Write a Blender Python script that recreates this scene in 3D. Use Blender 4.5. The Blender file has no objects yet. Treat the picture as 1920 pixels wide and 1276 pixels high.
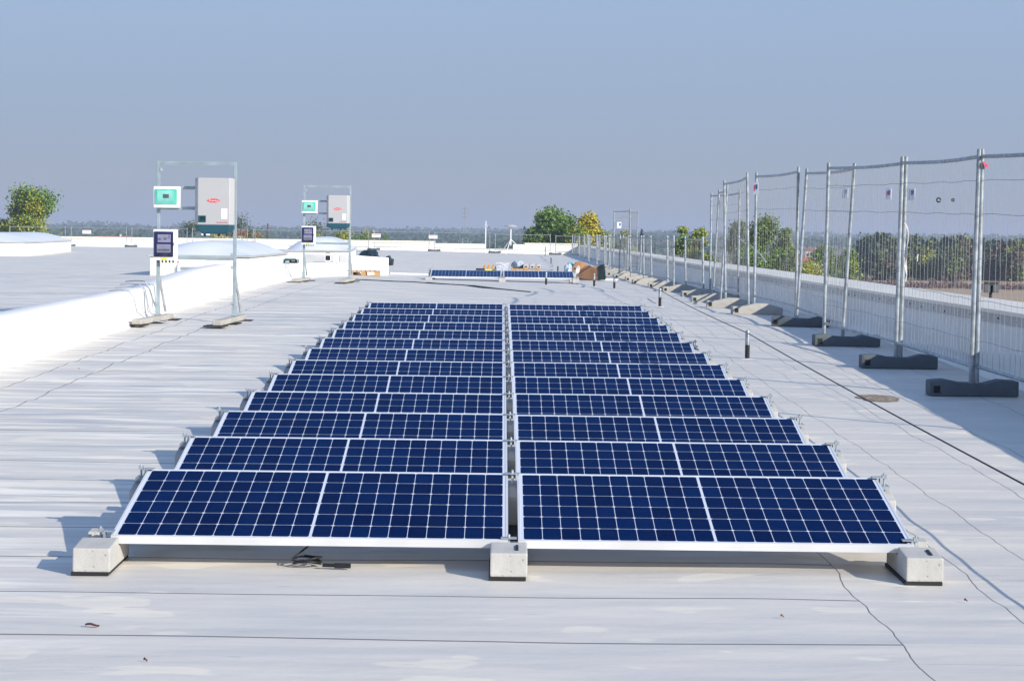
import bpy, bmesh, math, random
from mathutils import Vector, Matrix
random.seed(7)
S = bpy.context.scene
COL = S.collection
R = math.radians

# ------------------------------------------------------------------ camera
CAM = Vector((-0.06434, -9.22196, 1.43365))
FW = Vector((0.0052973, 0.99880149, -0.04865711))
RT = Vector((0.99991061, -0.00469326, 0.01252004))
UP = Vector((-0.01227667, 0.04871908, 0.99873707))
FPX = 4085.0
cd = bpy.data.cameras.new('camera'); cam = bpy.data.objects.new('camera', cd); COL.objects.link(cam)
cam.matrix_world = Matrix(((RT.x, UP.x, -FW.x, CAM.x), (RT.y, UP.y, -FW.y, CAM.y), (RT.z, UP.z, -FW.z, CAM.z), (0, 0, 0, 1)))
cd.sensor_fit = 'HORIZONTAL'; cd.sensor_width = 36; cd.lens = 36 * FPX / 1920
cd.clip_start = 0.1; cd.clip_end = 20000
S.camera = cam
def at(px, py, Y):
    """world point of a photo pixel on the vertical plane y = Y"""
    d = FW + RT * ((px - 960) / FPX) - UP * ((py - 638) / FPX)
    return CAM + d * ((Y - CAM.y) / d.y)

# ------------------------------------------------------------------ light
SUN_EL = R(23.5)
sun_dir = Vector((math.cos(SUN_EL) * 0.745, -math.cos(SUN_EL) * 0.667, math.sin(SUN_EL)))
w = bpy.data.worlds.new("World"); S.world = w; w.use_nodes = True
nt = w.node_tree; bg = nt.nodes['Background']
sky = nt.nodes.new('ShaderNodeTexSky'); sky.sky_type = 'NISHITA'; sky.sun_disc = False
sky.sun_elevation = SUN_EL; sky.sun_rotation = math.atan2(sun_dir.x, sun_dir.y)
sky.air_density = 1.3; sky.dust_density = 0.6; sky.ozone_density = 4.0; sky.altitude = 30
SKYTINT = (0.72, 0.88, 1.12, 1)
tint = nt.nodes.new('ShaderNodeMix'); tint.data_type = 'RGBA'; tint.blend_type = 'MULTIPLY'
tint.inputs[0].default_value = 1.0; tint.inputs[7].default_value = SKYTINT
nt.links.new(sky.outputs[0], tint.inputs[6])
# a milky autumn band low over the plain, thinning with height
stc = nt.nodes.new('ShaderNodeTexCoord'); ssp = nt.nodes.new('ShaderNodeSeparateXYZ'); nt.links.new(stc.outputs['Generated'], ssp.inputs[0])
cr = nt.nodes.new('ShaderNodeValToRGB'); nt.links.new(ssp.outputs[2], cr.inputs[0])
e = cr.color_ramp.elements
SK = 7.45
e[0].position = 0.0; e[0].color = (0.37*SK, 0.41*SK, 0.465*SK, 1)
e[1].position = 0.055; e[1].color = (0.340*SK, 0.432*SK, 0.592*SK, 1)
for pos_, c_ in ((0.10, (0.352, 0.458, 0.652)), (0.30, (0.42, 0.60, 0.98)), (1.0, (0.30, 0.48, 0.86))):
    q_ = e.new(pos_); q_.color = tuple(v_*SK for v_ in c_) + (1,)
mr = nt.nodes.new('ShaderNodeMapRange'); nt.links.new(ssp.outputs[2], mr.inputs[0])
mr.inputs[1].default_value = 0.05; mr.inputs[2].default_value = 0.6; mr.inputs[3].default_value = 0.95; mr.inputs[4].default_value = 0.35
mx = nt.nodes.new('ShaderNodeMix'); mx.data_type = 'RGBA'
nt.links.new(mr.outputs[0], mx.inputs[0]); nt.links.new(tint.outputs[2], mx.inputs[6]); nt.links.new(cr.outputs[0], mx.inputs[7])
nt.links.new(mx.outputs[2], bg.inputs[0])
bg.inputs[1].default_value = 0.10
sl = bpy.data.lights.new('sun', 'SUN'); sl.energy = 4.4; sl.angle = R(0.55); sl.color = (1.0, 0.94, 0.83)
so = bpy.data.objects.new('sun', sl); COL.objects.link(so)
so.rotation_euler = (-sun_dir).to_track_quat('-Z', 'Y').to_euler()
S.view_settings.view_transform = 'Standard'; S.view_settings.look = 'None'
S.view_settings.exposure = 0.43; S.view_settings.gamma = 1.0
S.view_settings.use_curve_mapping = False
S.cycles.volume_step_rate = 10.0; S.cycles.volume_max_steps = 64

# ------------------------------------------------------------------ materials
class NT:
    def __init__(s, m): s.t = m.node_tree; s.n = s.t.nodes; s.l = s.t.links
    def new(s, k): return s.n.new(k)
    def link(s, a, b): s.l.new(a, b)
    def val(s, sock, v):
        if isinstance(v, (int, float)): sock.default_value = v
        elif isinstance(v, (tuple, list)): sock.default_value = tuple(v) + ((1,) if len(v) == 3 and len(sock.default_value) == 4 else ())
        else: s.link(v, sock)
    def m(s, op, a, b=0.0, c=0.0, clamp=False):
        n = s.new('ShaderNodeMath'); n.operation = op; n.use_clamp = clamp
        for i, v in enumerate((a, b, c)): s.val(n.inputs[i], v)
        return n.outputs[0]
    def mix(s, f, a, b, bt='MIX'):
        n = s.new('ShaderNodeMix'); n.data_type = 'RGBA'; n.blend_type = bt
        s.val(n.inputs[0], f); s.val(n.inputs[6], a); s.val(n.inputs[7], b)
        return n.outputs[2]
    def scale(s, vec, sc):
        n = s.new('ShaderNodeVectorMath'); n.operation = 'MULTIPLY'
        s.link(vec, n.inputs[0]); n.inputs[1].default_value = sc
        return n.outputs[0]
    def noise(s, vec, sc, det=3.0, rough=0.5):
        n = s.new('ShaderNodeTexNoise'); n.inputs['Scale'].default_value = sc
        n.inputs['Detail'].default_value = det; n.inputs['Roughness'].default_value = rough
        s.link(vec, n.inputs['Vector']); return n.outputs['Fac']
    def ramp(s, f, a, b):
        n = s.new('ShaderNodeMapRange'); s.val(n.inputs[0], f); n.inputs[1].default_value = a; n.inputs[2].default_value = b
        n.clamp = True; return n.outputs[0]
    def bump(s, h, st, dist):
        n = s.new('ShaderNodeBump'); n.inputs['Strength'].default_value = st; n.inputs['Distance'].default_value = dist
        s.link(h, n.inputs['Height']); return n.outputs[0]
def base(name):
    m = bpy.data.materials.new(name); m.use_nodes = True
    return m, NT(m), m.node_tree.nodes['Principled BSDF']
def mat(name, col, rough=0.6, metal=0.0, var=0.12, sc=6.0, bump=0.0, bsc=40.0, spec=0.5, stretch=None, col2=None):
    m, t, p = base(name)
    p.inputs['Roughness'].default_value = rough; p.inputs['Metallic'].default_value = metal
    p.inputs['Specular IOR Level'].default_value = spec
    tc = t.new('ShaderNodeTexCoord').outputs['Object']
    v = t.scale(tc, stretch) if stretch else tc
    n = t.noise(v, sc, 4.0)
    c2 = col2 if col2 else tuple(c * (1 - 2.2 * var) for c in col)
    c1 = col if col2 else tuple(min(1, c * (1 + var)) for c in col)
    t.link(t.mix(t.ramp(n, 0.3, 0.7), c1, c2), p.inputs['Base Color'])
    if bump:
        t.link(t.bump(t.noise(tc, bsc, 3.0), bump, 0.01), p.inputs['Normal'])
    return m
def concrete(name, c):
    m, t, p = base(name)
    p.inputs['Roughness'].default_value = 0.9
    tc = t.new('ShaderNodeTexCoord').outputs['Object']
    n = t.noise(tc, 11.0, 6.0, 0.65); n2 = t.noise(tc, 90.0, 2.0)
    oi = t.new('ShaderNodeObjectInfo').outputs['Random']
    cc = t.mix(t.ramp(n, 0.25, 0.75), tuple(x * 1.12 for x in c), tuple(x * 0.78 for x in c))
    cc = t.mix(t.m('MULTIPLY', n2, 0.35), cc, tuple(x * 0.6 for x in c))
    cc = t.mix(t.m('MULTIPLY', oi, 0.35), cc, tuple(x * 0.75 for x in c))
    vo = t.new('ShaderNodeTexVoronoi'); vo.inputs['Scale'].default_value = 30.0; t.link(tc, vo.inputs['Vector'])
    pore = t.m('LESS_THAN', vo.outputs['Distance'], t.m('MULTIPLY', t.m('POWER', t.noise(tc, 13.0), 2.0), 0.34))
    cc = t.mix(t.m('MULTIPLY', pore, 0.6), cc, (0.14, 0.13, 0.12))
    t.link(cc, p.inputs['Base Color'])
    h = t.m('SUBTRACT', t.m('ADD', n, t.m('MULTIPLY', n2, 0.5)), pore)
    t.link(t.bump(h, 0.4, 0.006), p.inputs['Normal'])
    return m
M = {}
M['concrete'] = concrete('concrete', (0.52, 0.505, 0.475))
M['dark_foot'] = concrete('dark_foot', (0.125, 0.145, 0.16))
M['foot_concrete'] = concrete('foot_concrete', (0.47, 0.45, 0.41))
M['rubber'] = mat('rubber', (0.012, 0.012, 0.014), 0.75)
M['alu'] = mat('aluminium', (0.80, 0.80, 0.80), 0.42, 0.35, 0.05, 3)
M['galv'] = mat('galvanised_steel', (0.37, 0.41, 0.44), 0.45, 0.5, 0.18, 14)
M['galv_dull'] = mat('dull_steel', (0.50, 0.53, 0.55), 0.55, 0.5, 0.16, 9)
M['wire'] = mat('fence_wire', (0.27, 0.285, 0.30), 0.6, 0.3, 0.1, 9)
M['strut'] = mat('zinc_strut', (0.36, 0.44, 0.47), 0.5, 0.4, 0.12, 5)
M['backsheet'] = mat('backsheet', (0.75, 0.75, 0.75), 0.6)
M['inv_grey'] = mat('inverter_shell', (0.42, 0.42, 0.43), 0.5, 0, 0.02, 3)
M['inv_dark'] = mat('inverter_base', (0.012, 0.075, 0.11), 0.4, 0, 0.05, 3)
M['screen'] = mat('display_glass', (0.008, 0.05, 0.055), 0.15, 0, 0.3, 8)
M['white_plastic'] = mat('white_plastic', (0.78, 0.79, 0.79), 0.45, 0, 0.02, 4)
M['teal'] = mat('teal_door', (0.05, 0.44, 0.33), 0.25, 0, 0.12, 9, col2=(0.16, 0.58, 0.48))
M['teal_dark'] = mat('teal_plastic', (0.01, 0.30, 0.26), 0.4)
M['smoked'] = mat('smoked_door', (0.018, 0.022, 0.085), 0.12, 0, 0.2, 7)
M['lilac'] = mat('grey_lilac_plastic', (0.22, 0.22, 0.32), 0.4)
M['dark_grey'] = mat('dark_grey_plastic', (0.10, 0.11, 0.13), 0.5)
M['yellow'] = mat('yellow_sticker', (0.80, 0.72, 0.01), 0.5, 0, 0.03)
M['red'] = mat('red_print', (0.70, 0.01, 0.02), 0.5, 0, 0.03)
M['redlabel'] = mat('red_label', (0.75, 0.10, 0.16), 0.5)
M['blueprint'] = mat('blue_print', (0.02, 0.12, 0.45), 0.5)
M['paper'] = mat('paper', (0.80, 0.80, 0.80), 0.7, 0, 0.02)
M['clear'] = mat('clear_bottle', (0.62, 0.70, 0.74), 0.15, 0, 0.1, 20)
M['black'] = mat('black_cable', (0.010, 0.010, 0.012), 0.45)
M['rope'] = mat('dark_rope', (0.035, 0.035, 0.045), 0.8)
M['grey_cable'] = mat('grey_cable', (0.42, 0.43, 0.46), 0.6)
M['bag'] = mat('black_bag', (0.018, 0.035, 0.045), 0.28, 0, 0.3, 6, 0.6, 12)
M['card'] = mat('cardboard', (0.42, 0.22, 0.11), 0.85, 0, 0.18, 3, 0.1, 30)
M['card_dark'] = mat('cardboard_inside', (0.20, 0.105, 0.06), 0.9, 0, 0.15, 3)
M['card_white'] = mat('plastic_wrap', (0.70, 0.70, 0.70), 0.3, 0, 0.2, 9)
M['wood'] = mat('pallet_wood', (0.55, 0.33, 0.14), 0.8, 0, 0.2, 6, stretch=(1, 8, 8))
M['wood_orange'] = mat('orange_wood', (0.66, 0.30, 0.06), 0.8, 0, 0.25, 6)
M['tarp'] = mat('pale_tarp', (0.40, 0.47, 0.56), 0.5, 0, 0.1, 4)
M['ribbon'] = mat('white_ribbon', (0.52, 0.50, 0.50), 0.6)
M['coping'] = mat('coping_sheet', (0.86, 0.79, 0.67), 0.5, 0, 0.05, 0.8, stretch=(2, 0.3, 1))
M['flash'] = mat('flashing_metal', (0.50, 0.50, 0.50), 0.5, 0.2, 0.08, 0.8, stretch=(2, 0.3, 1))
M['dome'] = mat('acrylic_dome', (0.74, 0.755, 0.78), 0.32, 0, 0.04, 1)
M['roof_tile'] = mat('roof_tile', (0.42, 0.12, 0.06), 0.8, 0, 0.2, 2)
M['plaster'] = mat('plaster', (0.62, 0.56, 0.48), 0.85, 0, 0.1, 0.5)
M['window'] = mat('window_glass', (0.03, 0.035, 0.04), 0.2)
M['rust'] = mat('dead_leaf_brown', (0.07, 0.022, 0.018), 0.8)
M['bark'] = mat('bark', (0.13, 0.10, 0.075), 0.9, 0, 0.3, 3)
M['dark_metal'] = mat('dark_metal', (0.03, 0.035, 0.04), 0.5, 0.3)
M['facade'] = mat('facade_panel', (0.42, 0.41, 0.39), 0.7, 0, 0.08, 0.3)

def wall_mat():
    m, t, p = base('wall_membrane')
    p.inputs['Roughness'].default_value = 0.55
    pos = t.new('ShaderNodeNewGeometry').outputs['Position']
    n = t.noise(t.scale(pos, (1.0, 0.35, 2.0)), 2.2, 5.0)
    c = t.mix(t.ramp(n, 0.35, 0.75), (0.82, 0.80, 0.76), (0.74, 0.72, 0.68))
    sp = t.new('ShaderNodeSeparateXYZ'); t.link(pos, sp.inputs[0])
    # vertical weld seams every 1.5 m
    fr = t.m('FRACT', t.m('DIVIDE', sp.outputs[1], 1.53)); fx = t.m('LESS_THAN', fr, 0.008)
    c = t.mix(t.m('MULTIPLY', fx, 0.35), c, (0.5, 0.5, 0.5))
    t.link(c, p.inputs['Base Color'])
    t.link(t.bump(n, 0.25, 0.02), p.inputs['Normal'])
    return m
M['wall'] = wall_mat()

def roof_mat():
    m, t, p = base('roof_membrane')
    pos = t.new('ShaderNodeNewGeometry').outputs['Position']
    sp = t.new('ShaderNodeSeparateXYZ'); t.link(pos, sp.inputs[0]); X, Y = sp.outputs[0], sp.outputs[1]
    big = t.noise(t.scale(pos, (0.35, 0.5, 1)), 1.0, 3.0)
    streak = t.noise(t.scale(pos, (0.35, 2.6, 1)), 1.0, 3.0, 0.5)
    mid = t.noise(t.scale(pos, (1.1, 2.6, 1)), 1.3, 4.0, 0.6)
    fine = t.noise(t.scale(pos, (5, 9, 1)), 2.0, 6.0, 0.7)
    c = t.mix(t.ramp(streak, 0.35, 0.68), (0.61, 0.565, 0.515), (0.705, 0.65, 0.565))
    c = t.mix(t.m('MULTIPLY', t.ramp(big, 0.42, 0.62), 0.7), c, (0.61, 0.57, 0.515))
    # the loose sheets left of the array: cream and bluish-grey bands, sun glints painted in
    lf2 = t.ramp(t.m('MULTIPLY', X, -1.0), 1.2, 2.4)
    st2 = t.noise(t.scale(pos, (0.55, 5.2, 1)), 1.0, 4.0, 0.6)
    st3 = t.noise(t.scale(pos, (0.9, 8.0, 1)), 1.0, 2.0, 0.5)
    c = t.mix(t.m('MULTIPLY', lf2, t.ramp(st2, 0.50, 0.56)), c, (0.88, 0.82, 0.71))
    c = t.mix(t.m('MULTIPLY', lf2, t.m('MULTIPLY', t.ramp(st3, 0.54, 0.60), 0.8)), c, (0.47, 0.45, 0.435))
    # cream washed puddle marks with a definite edge
    pn = t.noise(t.scale(pos, (1.5, 2.7, 1)), 1.15, 2.5, 0.45)
    left = t.ramp(t.m('MULTIPLY', X, -1.0), -0.3, 1.8)
    pth = t.m('SUBTRACT', 0.640, t.m('MULTIPLY', left, 0.05))
    pm_ = t.ramp(t.m('SUBTRACT', pn, pth), 0.0, 0.012)
    c = t.mix(t.m('MULTIPLY', pm_, 0.62), c, (0.79, 0.73, 0.61))
    c = t.mix(t.m('MULTIPLY', t.ramp(fine, 0.50, 0.85), 0.28), c, (0.46, 0.45, 0.42))
    warm = t.m('MULTIPLY', t.ramp(t.noise(t.scale(pos, (0.5, 0.8, 1)), 1.0, 2.0), 0.40, 0.62), 0.5)
    c = t.mix(warm, c, (0.74, 0.68, 0.58))
    bl = t.noise(t.scale(pos, (0.8, 1.2, 1)), 1.6, 5.0, 0.6)
    c = t.mix(t.m('MULTIPLY', t.ramp(bl, 0.50, 0.72), 0.30), c, (0.50, 0.495, 0.50))
    # short dark smears and scuffs
    sc_ = t.noise(t.scale(pos, (3.5, 14.0, 1)), 1.0, 2.0, 0.5)
    c = t.mix(t.m('MULTIPLY', t.ramp(sc_, 0.71, 0.76), 0.45), c, (0.30, 0.29, 0.27))
    vo = t.new('ShaderNodeTexVoronoi'); vo.inputs['Scale'].default_value = 1.7; t.link(pos, vo.inputs['Vector'])
    spot = t.m('LESS_THAN', vo.outputs['Distance'], t.m('MULTIPLY', t.noise(pos, 9.0), 0.020))
    c = t.mix(t.m('MULTIPLY', spot, 0.85), c, (0.05, 0.045, 0.04))
    # row seams across the sheets, slightly wavy
    wob = t.noise(t.scale(pos, (0.55, 0.2, 1)), 1.0, 2.0)
    wobx = t.noise(t.scale(pos, (0.1, 1.1, 1)), 1.0, 3.5)
    yy = t.m('ADD', t.m('ADD', Y, t.m('MULTIPLY', t.m('SUBTRACT', wob, 0.5), 0.10)), 1.475 + 86 * 0.86)
    fr = t.m('FRACT', t.m('DIVIDE', yy, 0.86))
    seam = t.m('LESS_THAN', fr, 0.024)
    xx = t.m('ADD', X, t.m('MULTIPLY', t.m('SUBTRACT', wobx, 0.5), 0.13))
    inarea = t.m('MULTIPLY', t.m('LESS_THAN', xx, 1.39), t.m('GREATER_THAN', xx, -3.70))
    lf = t.m('MULTIPLY', t.m('LESS_THAN', X, -5.0), 1.0)
    seam_r = t.m('MULTIPLY', seam, t.m('ADD', inarea, t.m('MULTIPLY', lf, 1.0)))
    # dark row seams, the shadow of each lap painted in
    c = t.mix(t.m('MULTIPLY', seam_r, 0.88), c, (0.13, 0.12, 0.11))
    yb = t.m('FRACT', t.m('DIVIDE', t.m('ADD', yy, 0.31), 1.72))
    cross = t.m('MULTIPLY', t.m('LESS_THAN', yb, 0.003), t.m('GREATER_THAN', xx, 1.39))
    c = t.mix(t.m('MULTIPLY', cross, 0.5), c, (0.2, 0.2, 0.2))
    allv = None
    for x0, wd in ((-4.13, 0.0050), (-3.70, 0.0050), (1.39, 0.0028), (1.94, 0.0026), (2.29, 0.0024), (2.80, 0.0028), (3.26, 0.0030), (3.95, 0.003), (-9.3, 0.006), (-14.0, 0.006)):
        l = t.m('LESS_THAN', t.m('ABSOLUTE', t.m('SUBTRACT', xx, x0)), wd)
        if x0 == 1.39: l = t.m('MULTIPLY', l, t.m('LESS_THAN', Y, 1.2))
        allv = l if allv is None else t.m('MAXIMUM', allv, l)
    c = t.mix(t.m('MULTIPLY', allv, 0.88), c, (0.05, 0.05, 0.055))
    t.link(c, p.inputs['Base Color'])
    t.link(t.m('ADD', t.m('ADD', 0.30, t.m('MULTIPLY', mid, 0.36)), t.m('MULTIPLY', pm_, 0.25)), p.inputs['Roughness'])
    rip = t.noise(t.scale(pos, (0.6, 2.4, 1)), 1.0, 2.0, 0.4)
    ridge = t.m('POWER', t.m('SUBTRACT', 1.0, t.m('ABSOLUTE', t.m('SUBTRACT', fr, 0.04))), 14.0)
    hgt = t.m('ADD', t.m('ADD', t.m('MULTIPLY', rip, 1.0), t.m('MULTIPLY', mid, 0.22)), t.m('ADD', t.m('MULTIPLY', ridge, 0.10), t.m('MULTIPLY', fine, 0.03)))
    hgt = t.m('SUBTRACT', hgt, t.m('MULTIPLY', t.m('MAXIMUM', seam_r, allv), 0.06))
    t.link(t.bump(hgt, 1.0, 0.042), p.inputs['Normal'])
    return m
M['roof'] = roof_mat()

def cell_mat():
    m, t, p = base('photovoltaic_cells')
    tc = t.new('ShaderNodeTexCoord').outputs['Object']
    sp = t.new('ShaderNodeSeparateXYZ'); t.link(tc, sp.inputs[0]); X, Y = sp.outputs[0], sp.outputs[1]
    # centre gap: mirror around x = .845
    ax = t.m('SUBTRACT', t.m('ABSOLUTE', t.m('SUBTRACT', X, 0.845)), 0.0050)
    px, py = 0.0817, 0.1582
    u = t.m('DIVIDE', ax, px); v = t.m('DIVIDE', t.m('SUBTRACT', Y, 0.0200), py)
    fu = t.m('ABSOLUTE', t.m('SUBTRACT', t.m('FRACT', u), 0.5)); fv = t.m('ABSOLUTE', t.m('SUBTRACT', t.m('FRACT', v), 0.5))
    eu = t.m('MULTIPLY', t.m('SUBTRACT', 0.5, fu), px)   # metres to nearest cell edge
    ev = t.m('MULTIPLY', t.m('SUBTRACT', 0.5, fv), py)
    line = t.m('MAXIMUM', t.m('LESS_THAN', eu, 0.00120), t.m('LESS_THAN', ev, 0.0014))
    cham = t.m('LESS_THAN', t.m('ADD', eu, ev), 0.0105)
    out = t.m('MAXIMUM', t.m('LESS_THAN', ax, 0.0), t.m('GREATER_THAN', u, 10.0))
    out = t.m('MAXIMUM', out, t.m('MAXIMUM', t.m('LESS_THAN', v, 0.0), t.m('GREATER_THAN', v, 6.0)))
    wmask = t.m('MAXIMUM', t.m('MAXIMUM', line, cham), out)
    # thin busbars along the short side
    bb = t.m('FRACT', t.m('MULTIPLY', v, 5.0)); bus = t.m('MULTIPLY', t.m('LESS_THAN', bb, 0.03), 0.10)
    cu = t.m('ADD', t.m('FLOOR', u), t.m('MULTIPLY', t.m('FLOOR', v), 17.3))
    wn = t.new('ShaderNodeTexWhiteNoise'); wn.noise_dimensions = '2D'
    cb = t.new('ShaderNodeCombineXYZ'); t.link(cu, cb.inputs[0])
    t.link(t.new('ShaderNodeObjectInfo').outputs['Random'], cb.inputs[1]); t.link(cb.outputs[0], wn.inputs['Vector'])
    blue = t.mix(wn.outputs['Value'], (0.0001, 0.0045, 0.040), (0.0002, 0.0100, 0.064))
    blue = t.mix(bus, blue, (0.3, 0.35, 0.5))
    c = t.mix(wmask, blue, (0.60, 0.63, 0.70))
    # dust film, heavier towards the lower edge
    dn = t.noise(t.scale(tc, (3, 7, 1)), 2.0, 4.0)
    c = t.mix(t.m('MULTIPLY', t.ramp(dn, 0.4, 0.9), 0.008), c, (0.5, 0.48, 0.42))
    t.link(c, p.inputs['Base Color'])
    p.inputs['Roughness'].default_value = 0.5; p.inputs['Specular IOR Level'].default_value = 0.0
    # anti-reflective glass: weak bluish reflection growing towards grazing angles
    fr = t.new('ShaderNodeFresnel'); fr.inputs['IOR'].default_value = 1.068
    gl = t.new('ShaderNodeBsdfGlossy'); gl.inputs['Color'].default_value = (0.36, 0.66, 1.0, 1); gl.inputs['Roughness'].default_value = 0.10
    ms = t.new('ShaderNodeMixShader'); t.link(fr.outputs[0], ms.inputs[0]); t.link(p.outputs[0], ms.inputs[1]); t.link(gl.outputs[0], ms.inputs[2])
    t.link(ms.outputs[0], m.node_tree.nodes['Material Output'].inputs['Surface'])
    return m
M['cells'] = cell_mat()

def leaf(name, a, b, trans=0.25):
    m, t, p = base(name)
    g = t.new('ShaderNodeNewGeometry')
    n = t.noise(g.outputs['Position'], 0.55, 2.0)
    rnd = g.outputs['Random Per Island']
    c = t.mix(rnd, a, b)
    c = t.mix(t.m('MULTIPLY', t.ramp(n, 0.35, 0.7), 0.45), c, tuple(x * 0.6 for x in a))
    t.link(c, p.inputs['Base Color']); p.inputs['Roughness'].default_value = 0.6
    return m
LEAF = {
 'green': leaf('green_leaves', (0.07, 0.16, 0.025), (0.22, 0.34, 0.05)),
 'yellowgreen': leaf('yellow_green_leaves', (0.24, 0.28, 0.015), (0.46, 0.44, 0.03)),
 'yellow': leaf('yellow_leaves', (0.50, 0.39, 0.014), (0.68, 0.53, 0.025)),
 'dark': leaf('dark_leaves', (0.008, 0.034, 0.022), (0.030, 0.080, 0.034)),
 'olive': leaf('olive_leaves', (0.08, 0.12, 0.025), (0.21, 0.25, 0.06)),
 'brown': leaf('brown_leaves', (0.08, 0.055, 0.032), (0.16, 0.11, 0.06)),
 'spruce': leaf('spruce_needles', (0.008, 0.03, 0.045), (0.02, 0.06, 0.07)),
}

def ground_mat():
    m, t, p = base('farmland')
    pos = t.new('ShaderNodeNewGeometry').outputs['Position']
    n = t.noise(t.scale(pos, (0.004, 0.0022, 1)), 1.0, 3.0); f = t.noise(pos, 0.25, 4.0)
    f2 = t.noise(t.scale(pos, (0.02, 0.10, 1)), 1.0, 3.0)
    c = t.mix(t.ramp(n, 0.44, 0.52), (0.34, 0.245, 0.15), (0.13, 0.14, 0.07))
    c = t.mix(t.m('MULTIPLY', f2, 0.5), c, (0.24, 0.17, 0.11))
    c = t.mix(t.m('MULTIPLY', f, 0.35), c, (0.14, 0.10, 0.06))
    t.link(c, p.inputs['Base Color']); p.inputs['Roughness'].default_value = 1.0
    return m
M['ground'] = ground_mat()
def field_mat():
    m, t, p = base('ploughed_soil')
    pos = t.new('ShaderNodeNewGeometry').outputs['Position']
    f = t.noise(t.scale(pos, (0.02, 0.12, 1)), 1.0, 4.0); g = t.noise(pos, 0.6, 3.0)
    c = t.mix(t.ramp(f, 0.3, 0.7), (0.46, 0.33, 0.20), (0.36, 0.25, 0.155))
    c = t.mix(t.m('MULTIPLY', g, 0.3), c, (0.22, 0.15, 0.10))
    t.link(c, p.inputs['Base Color']); p.inputs['Roughness'].default_value = 1.0
    return m
M['field'] = field_mat()

# ------------------------------------------------------------------ mesh builder
class MB:
    def __init__(s): s.v = []; s.f = []; s.mi = []; s.cur = 0
    def face(s, idx): s.f.append(idx); s.mi.append(s.cur)
    def box(s, a, b, rot=None, piv=None):
        (x0, y0, z0), (x1, y1, z1) = a, b
        o = len(s.v)
        pts = [Vector(p) for p in ((x0,y0,z0),(x1,y0,z0),(x1,y1,z0),(x0,y1,z0),(x0,y0,z1),(x1,y0,z1),(x1,y1,z1),(x0,y1,z1))]
        if rot is not None:
            c = Vector(piv) if piv is not None else Vector(((x0+x1)/2, (y0+y1)/2, (z0+z1)/2))
            pts = [rot @ (p - c) + c for p in pts]
        s.v += pts
        for q in ((0,3,2,1),(4,5,6,7),(0,1,5,4),(1,2,6,5),(2,3,7,6),(3,0,4,7)): s.face([o+i for i in q])
        return s
    def tube(s, pts, r, n=8, cap=True):
        pts = [Vector(p) for p in pts]; o = len(s.v); k = len(pts)
        rs = r if isinstance(r, (list, tuple)) else [r] * k
        for i, p in enumerate(pts):
            d = (pts[min(i+1, k-1)] - pts[max(i-1, 0)]).normalized()
            a = d.cross(Vector((0,0,1)));
            if a.length < 0.05: a = d.cross(Vector((0,1,0)))
            a.normalize(); b = d.cross(a)
            for j in range(n):
                t = 2*math.pi*j/n
                s.v.append(p + a*math.cos(t)*rs[i] + b*math.sin(t)*rs[i])
        for i in range(k-1):
            for j in range(n):
                j2 = (j+1) % n
                s.face([o+i*n+j, o+i*n+j2, o+(i+1)*n+j2, o+(i+1)*n+j])
        if cap:
            s.face([o+j for j in range(n)][::-1]); s.face([o+(k-1)*n+j for j in range(n)])
        return s
    def prism(s, prof, x0, x1, axis='x', inset=0.0):
        """profile of (a, z) pairs, extruded along x (a = y) or along y (a = x)"""
        o = len(s.v); n = len(prof)
        for xx in (x0, x1):
            for a, z in prof:
                s.v.append(Vector((xx, a, z)) if axis == 'x' else Vector((a, xx, z)))
        s.face([o+i for i in range(n)]); s.face([o+n+i for i in range(n)][::-1])
        for i in range(n):
            j = (i+1) % n
            s.face([o+i, o+n+i, o+n+j, o+j])
        return s
    def lathe(s, prof, c, n=16):
        o = len(s.v); k = len(prof)
        for r_, z in prof:
            for j in range(n):
                t = 2*math.pi*j/n; s.v.append(Vector((c[0]+r_*math.cos(t), c[1]+r_*math.sin(t), c[2]+z)))
        for i in range(k-1):
            for j in range(n):
                j2 = (j+1) % n; s.face([o+i*n+j, o+i*n+j2, o+(i+1)*n+j2, o+(i+1)*n+j])
        s.face([o+j for j in range(n)][::-1]); s.face([o+(k-1)*n+j for j in range(n)])
        return s
    def build(s, name, m, parent=None, bevel=0.0, smooth=False, loc=None, seg=1):
        me = bpy.data.meshes.new(name)
        me.from_pydata([tuple(v) for v in s.v], [], s.f)
        for x in (m if isinstance(m, (list, tuple)) else [m]): me.materials.append(x)
        if isinstance(m, (list, tuple)): me.polygons.foreach_set('material_index', s.mi)
        bm = bmesh.new(); bm.from_mesh(me)
        if len(bm.faces) < 60000: bmesh.ops.recalc_face_normals(bm, faces=bm.faces)
        if bevel:
            eds = [e for e in bm.edges if len(e.link_faces) == 2 and e.calc_face_angle(0) > 0.5]
            bmesh.ops.bevel(bm, geom=eds, offset=bevel, segments=seg, affect='EDGES', profile=0.6)
        bm.to_mesh(me); bm.free()
        if smooth:
            me.polygons.foreach_set('use_smooth', [True]*len(me.polygons))
            if hasattr(me, 'set_sharp_from_angle'): me.set_sharp_from_angle(angle=R(40))
        o = bpy.data.objects.new(name, me); COL.objects.link(o)
        if parent: o.parent = parent
        if loc: o.location = loc
        return o
def tag(o, label=None, cat=None, group=None, kind=None):
    if label: o['label'] = label
    if cat: o['category'] = cat
    if group: o['group'] = group
    if kind: o['kind'] = kind
    return o
def empty(name, loc, label, cat, group=None, rz=0):
    o = bpy.data.objects.new(name, None); COL.objects.link(o); o.location = loc; o.rotation_euler = (0, 0, rz)
    o.empty_display_size = 0.1
    return tag(o, label, cat, group)
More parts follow.
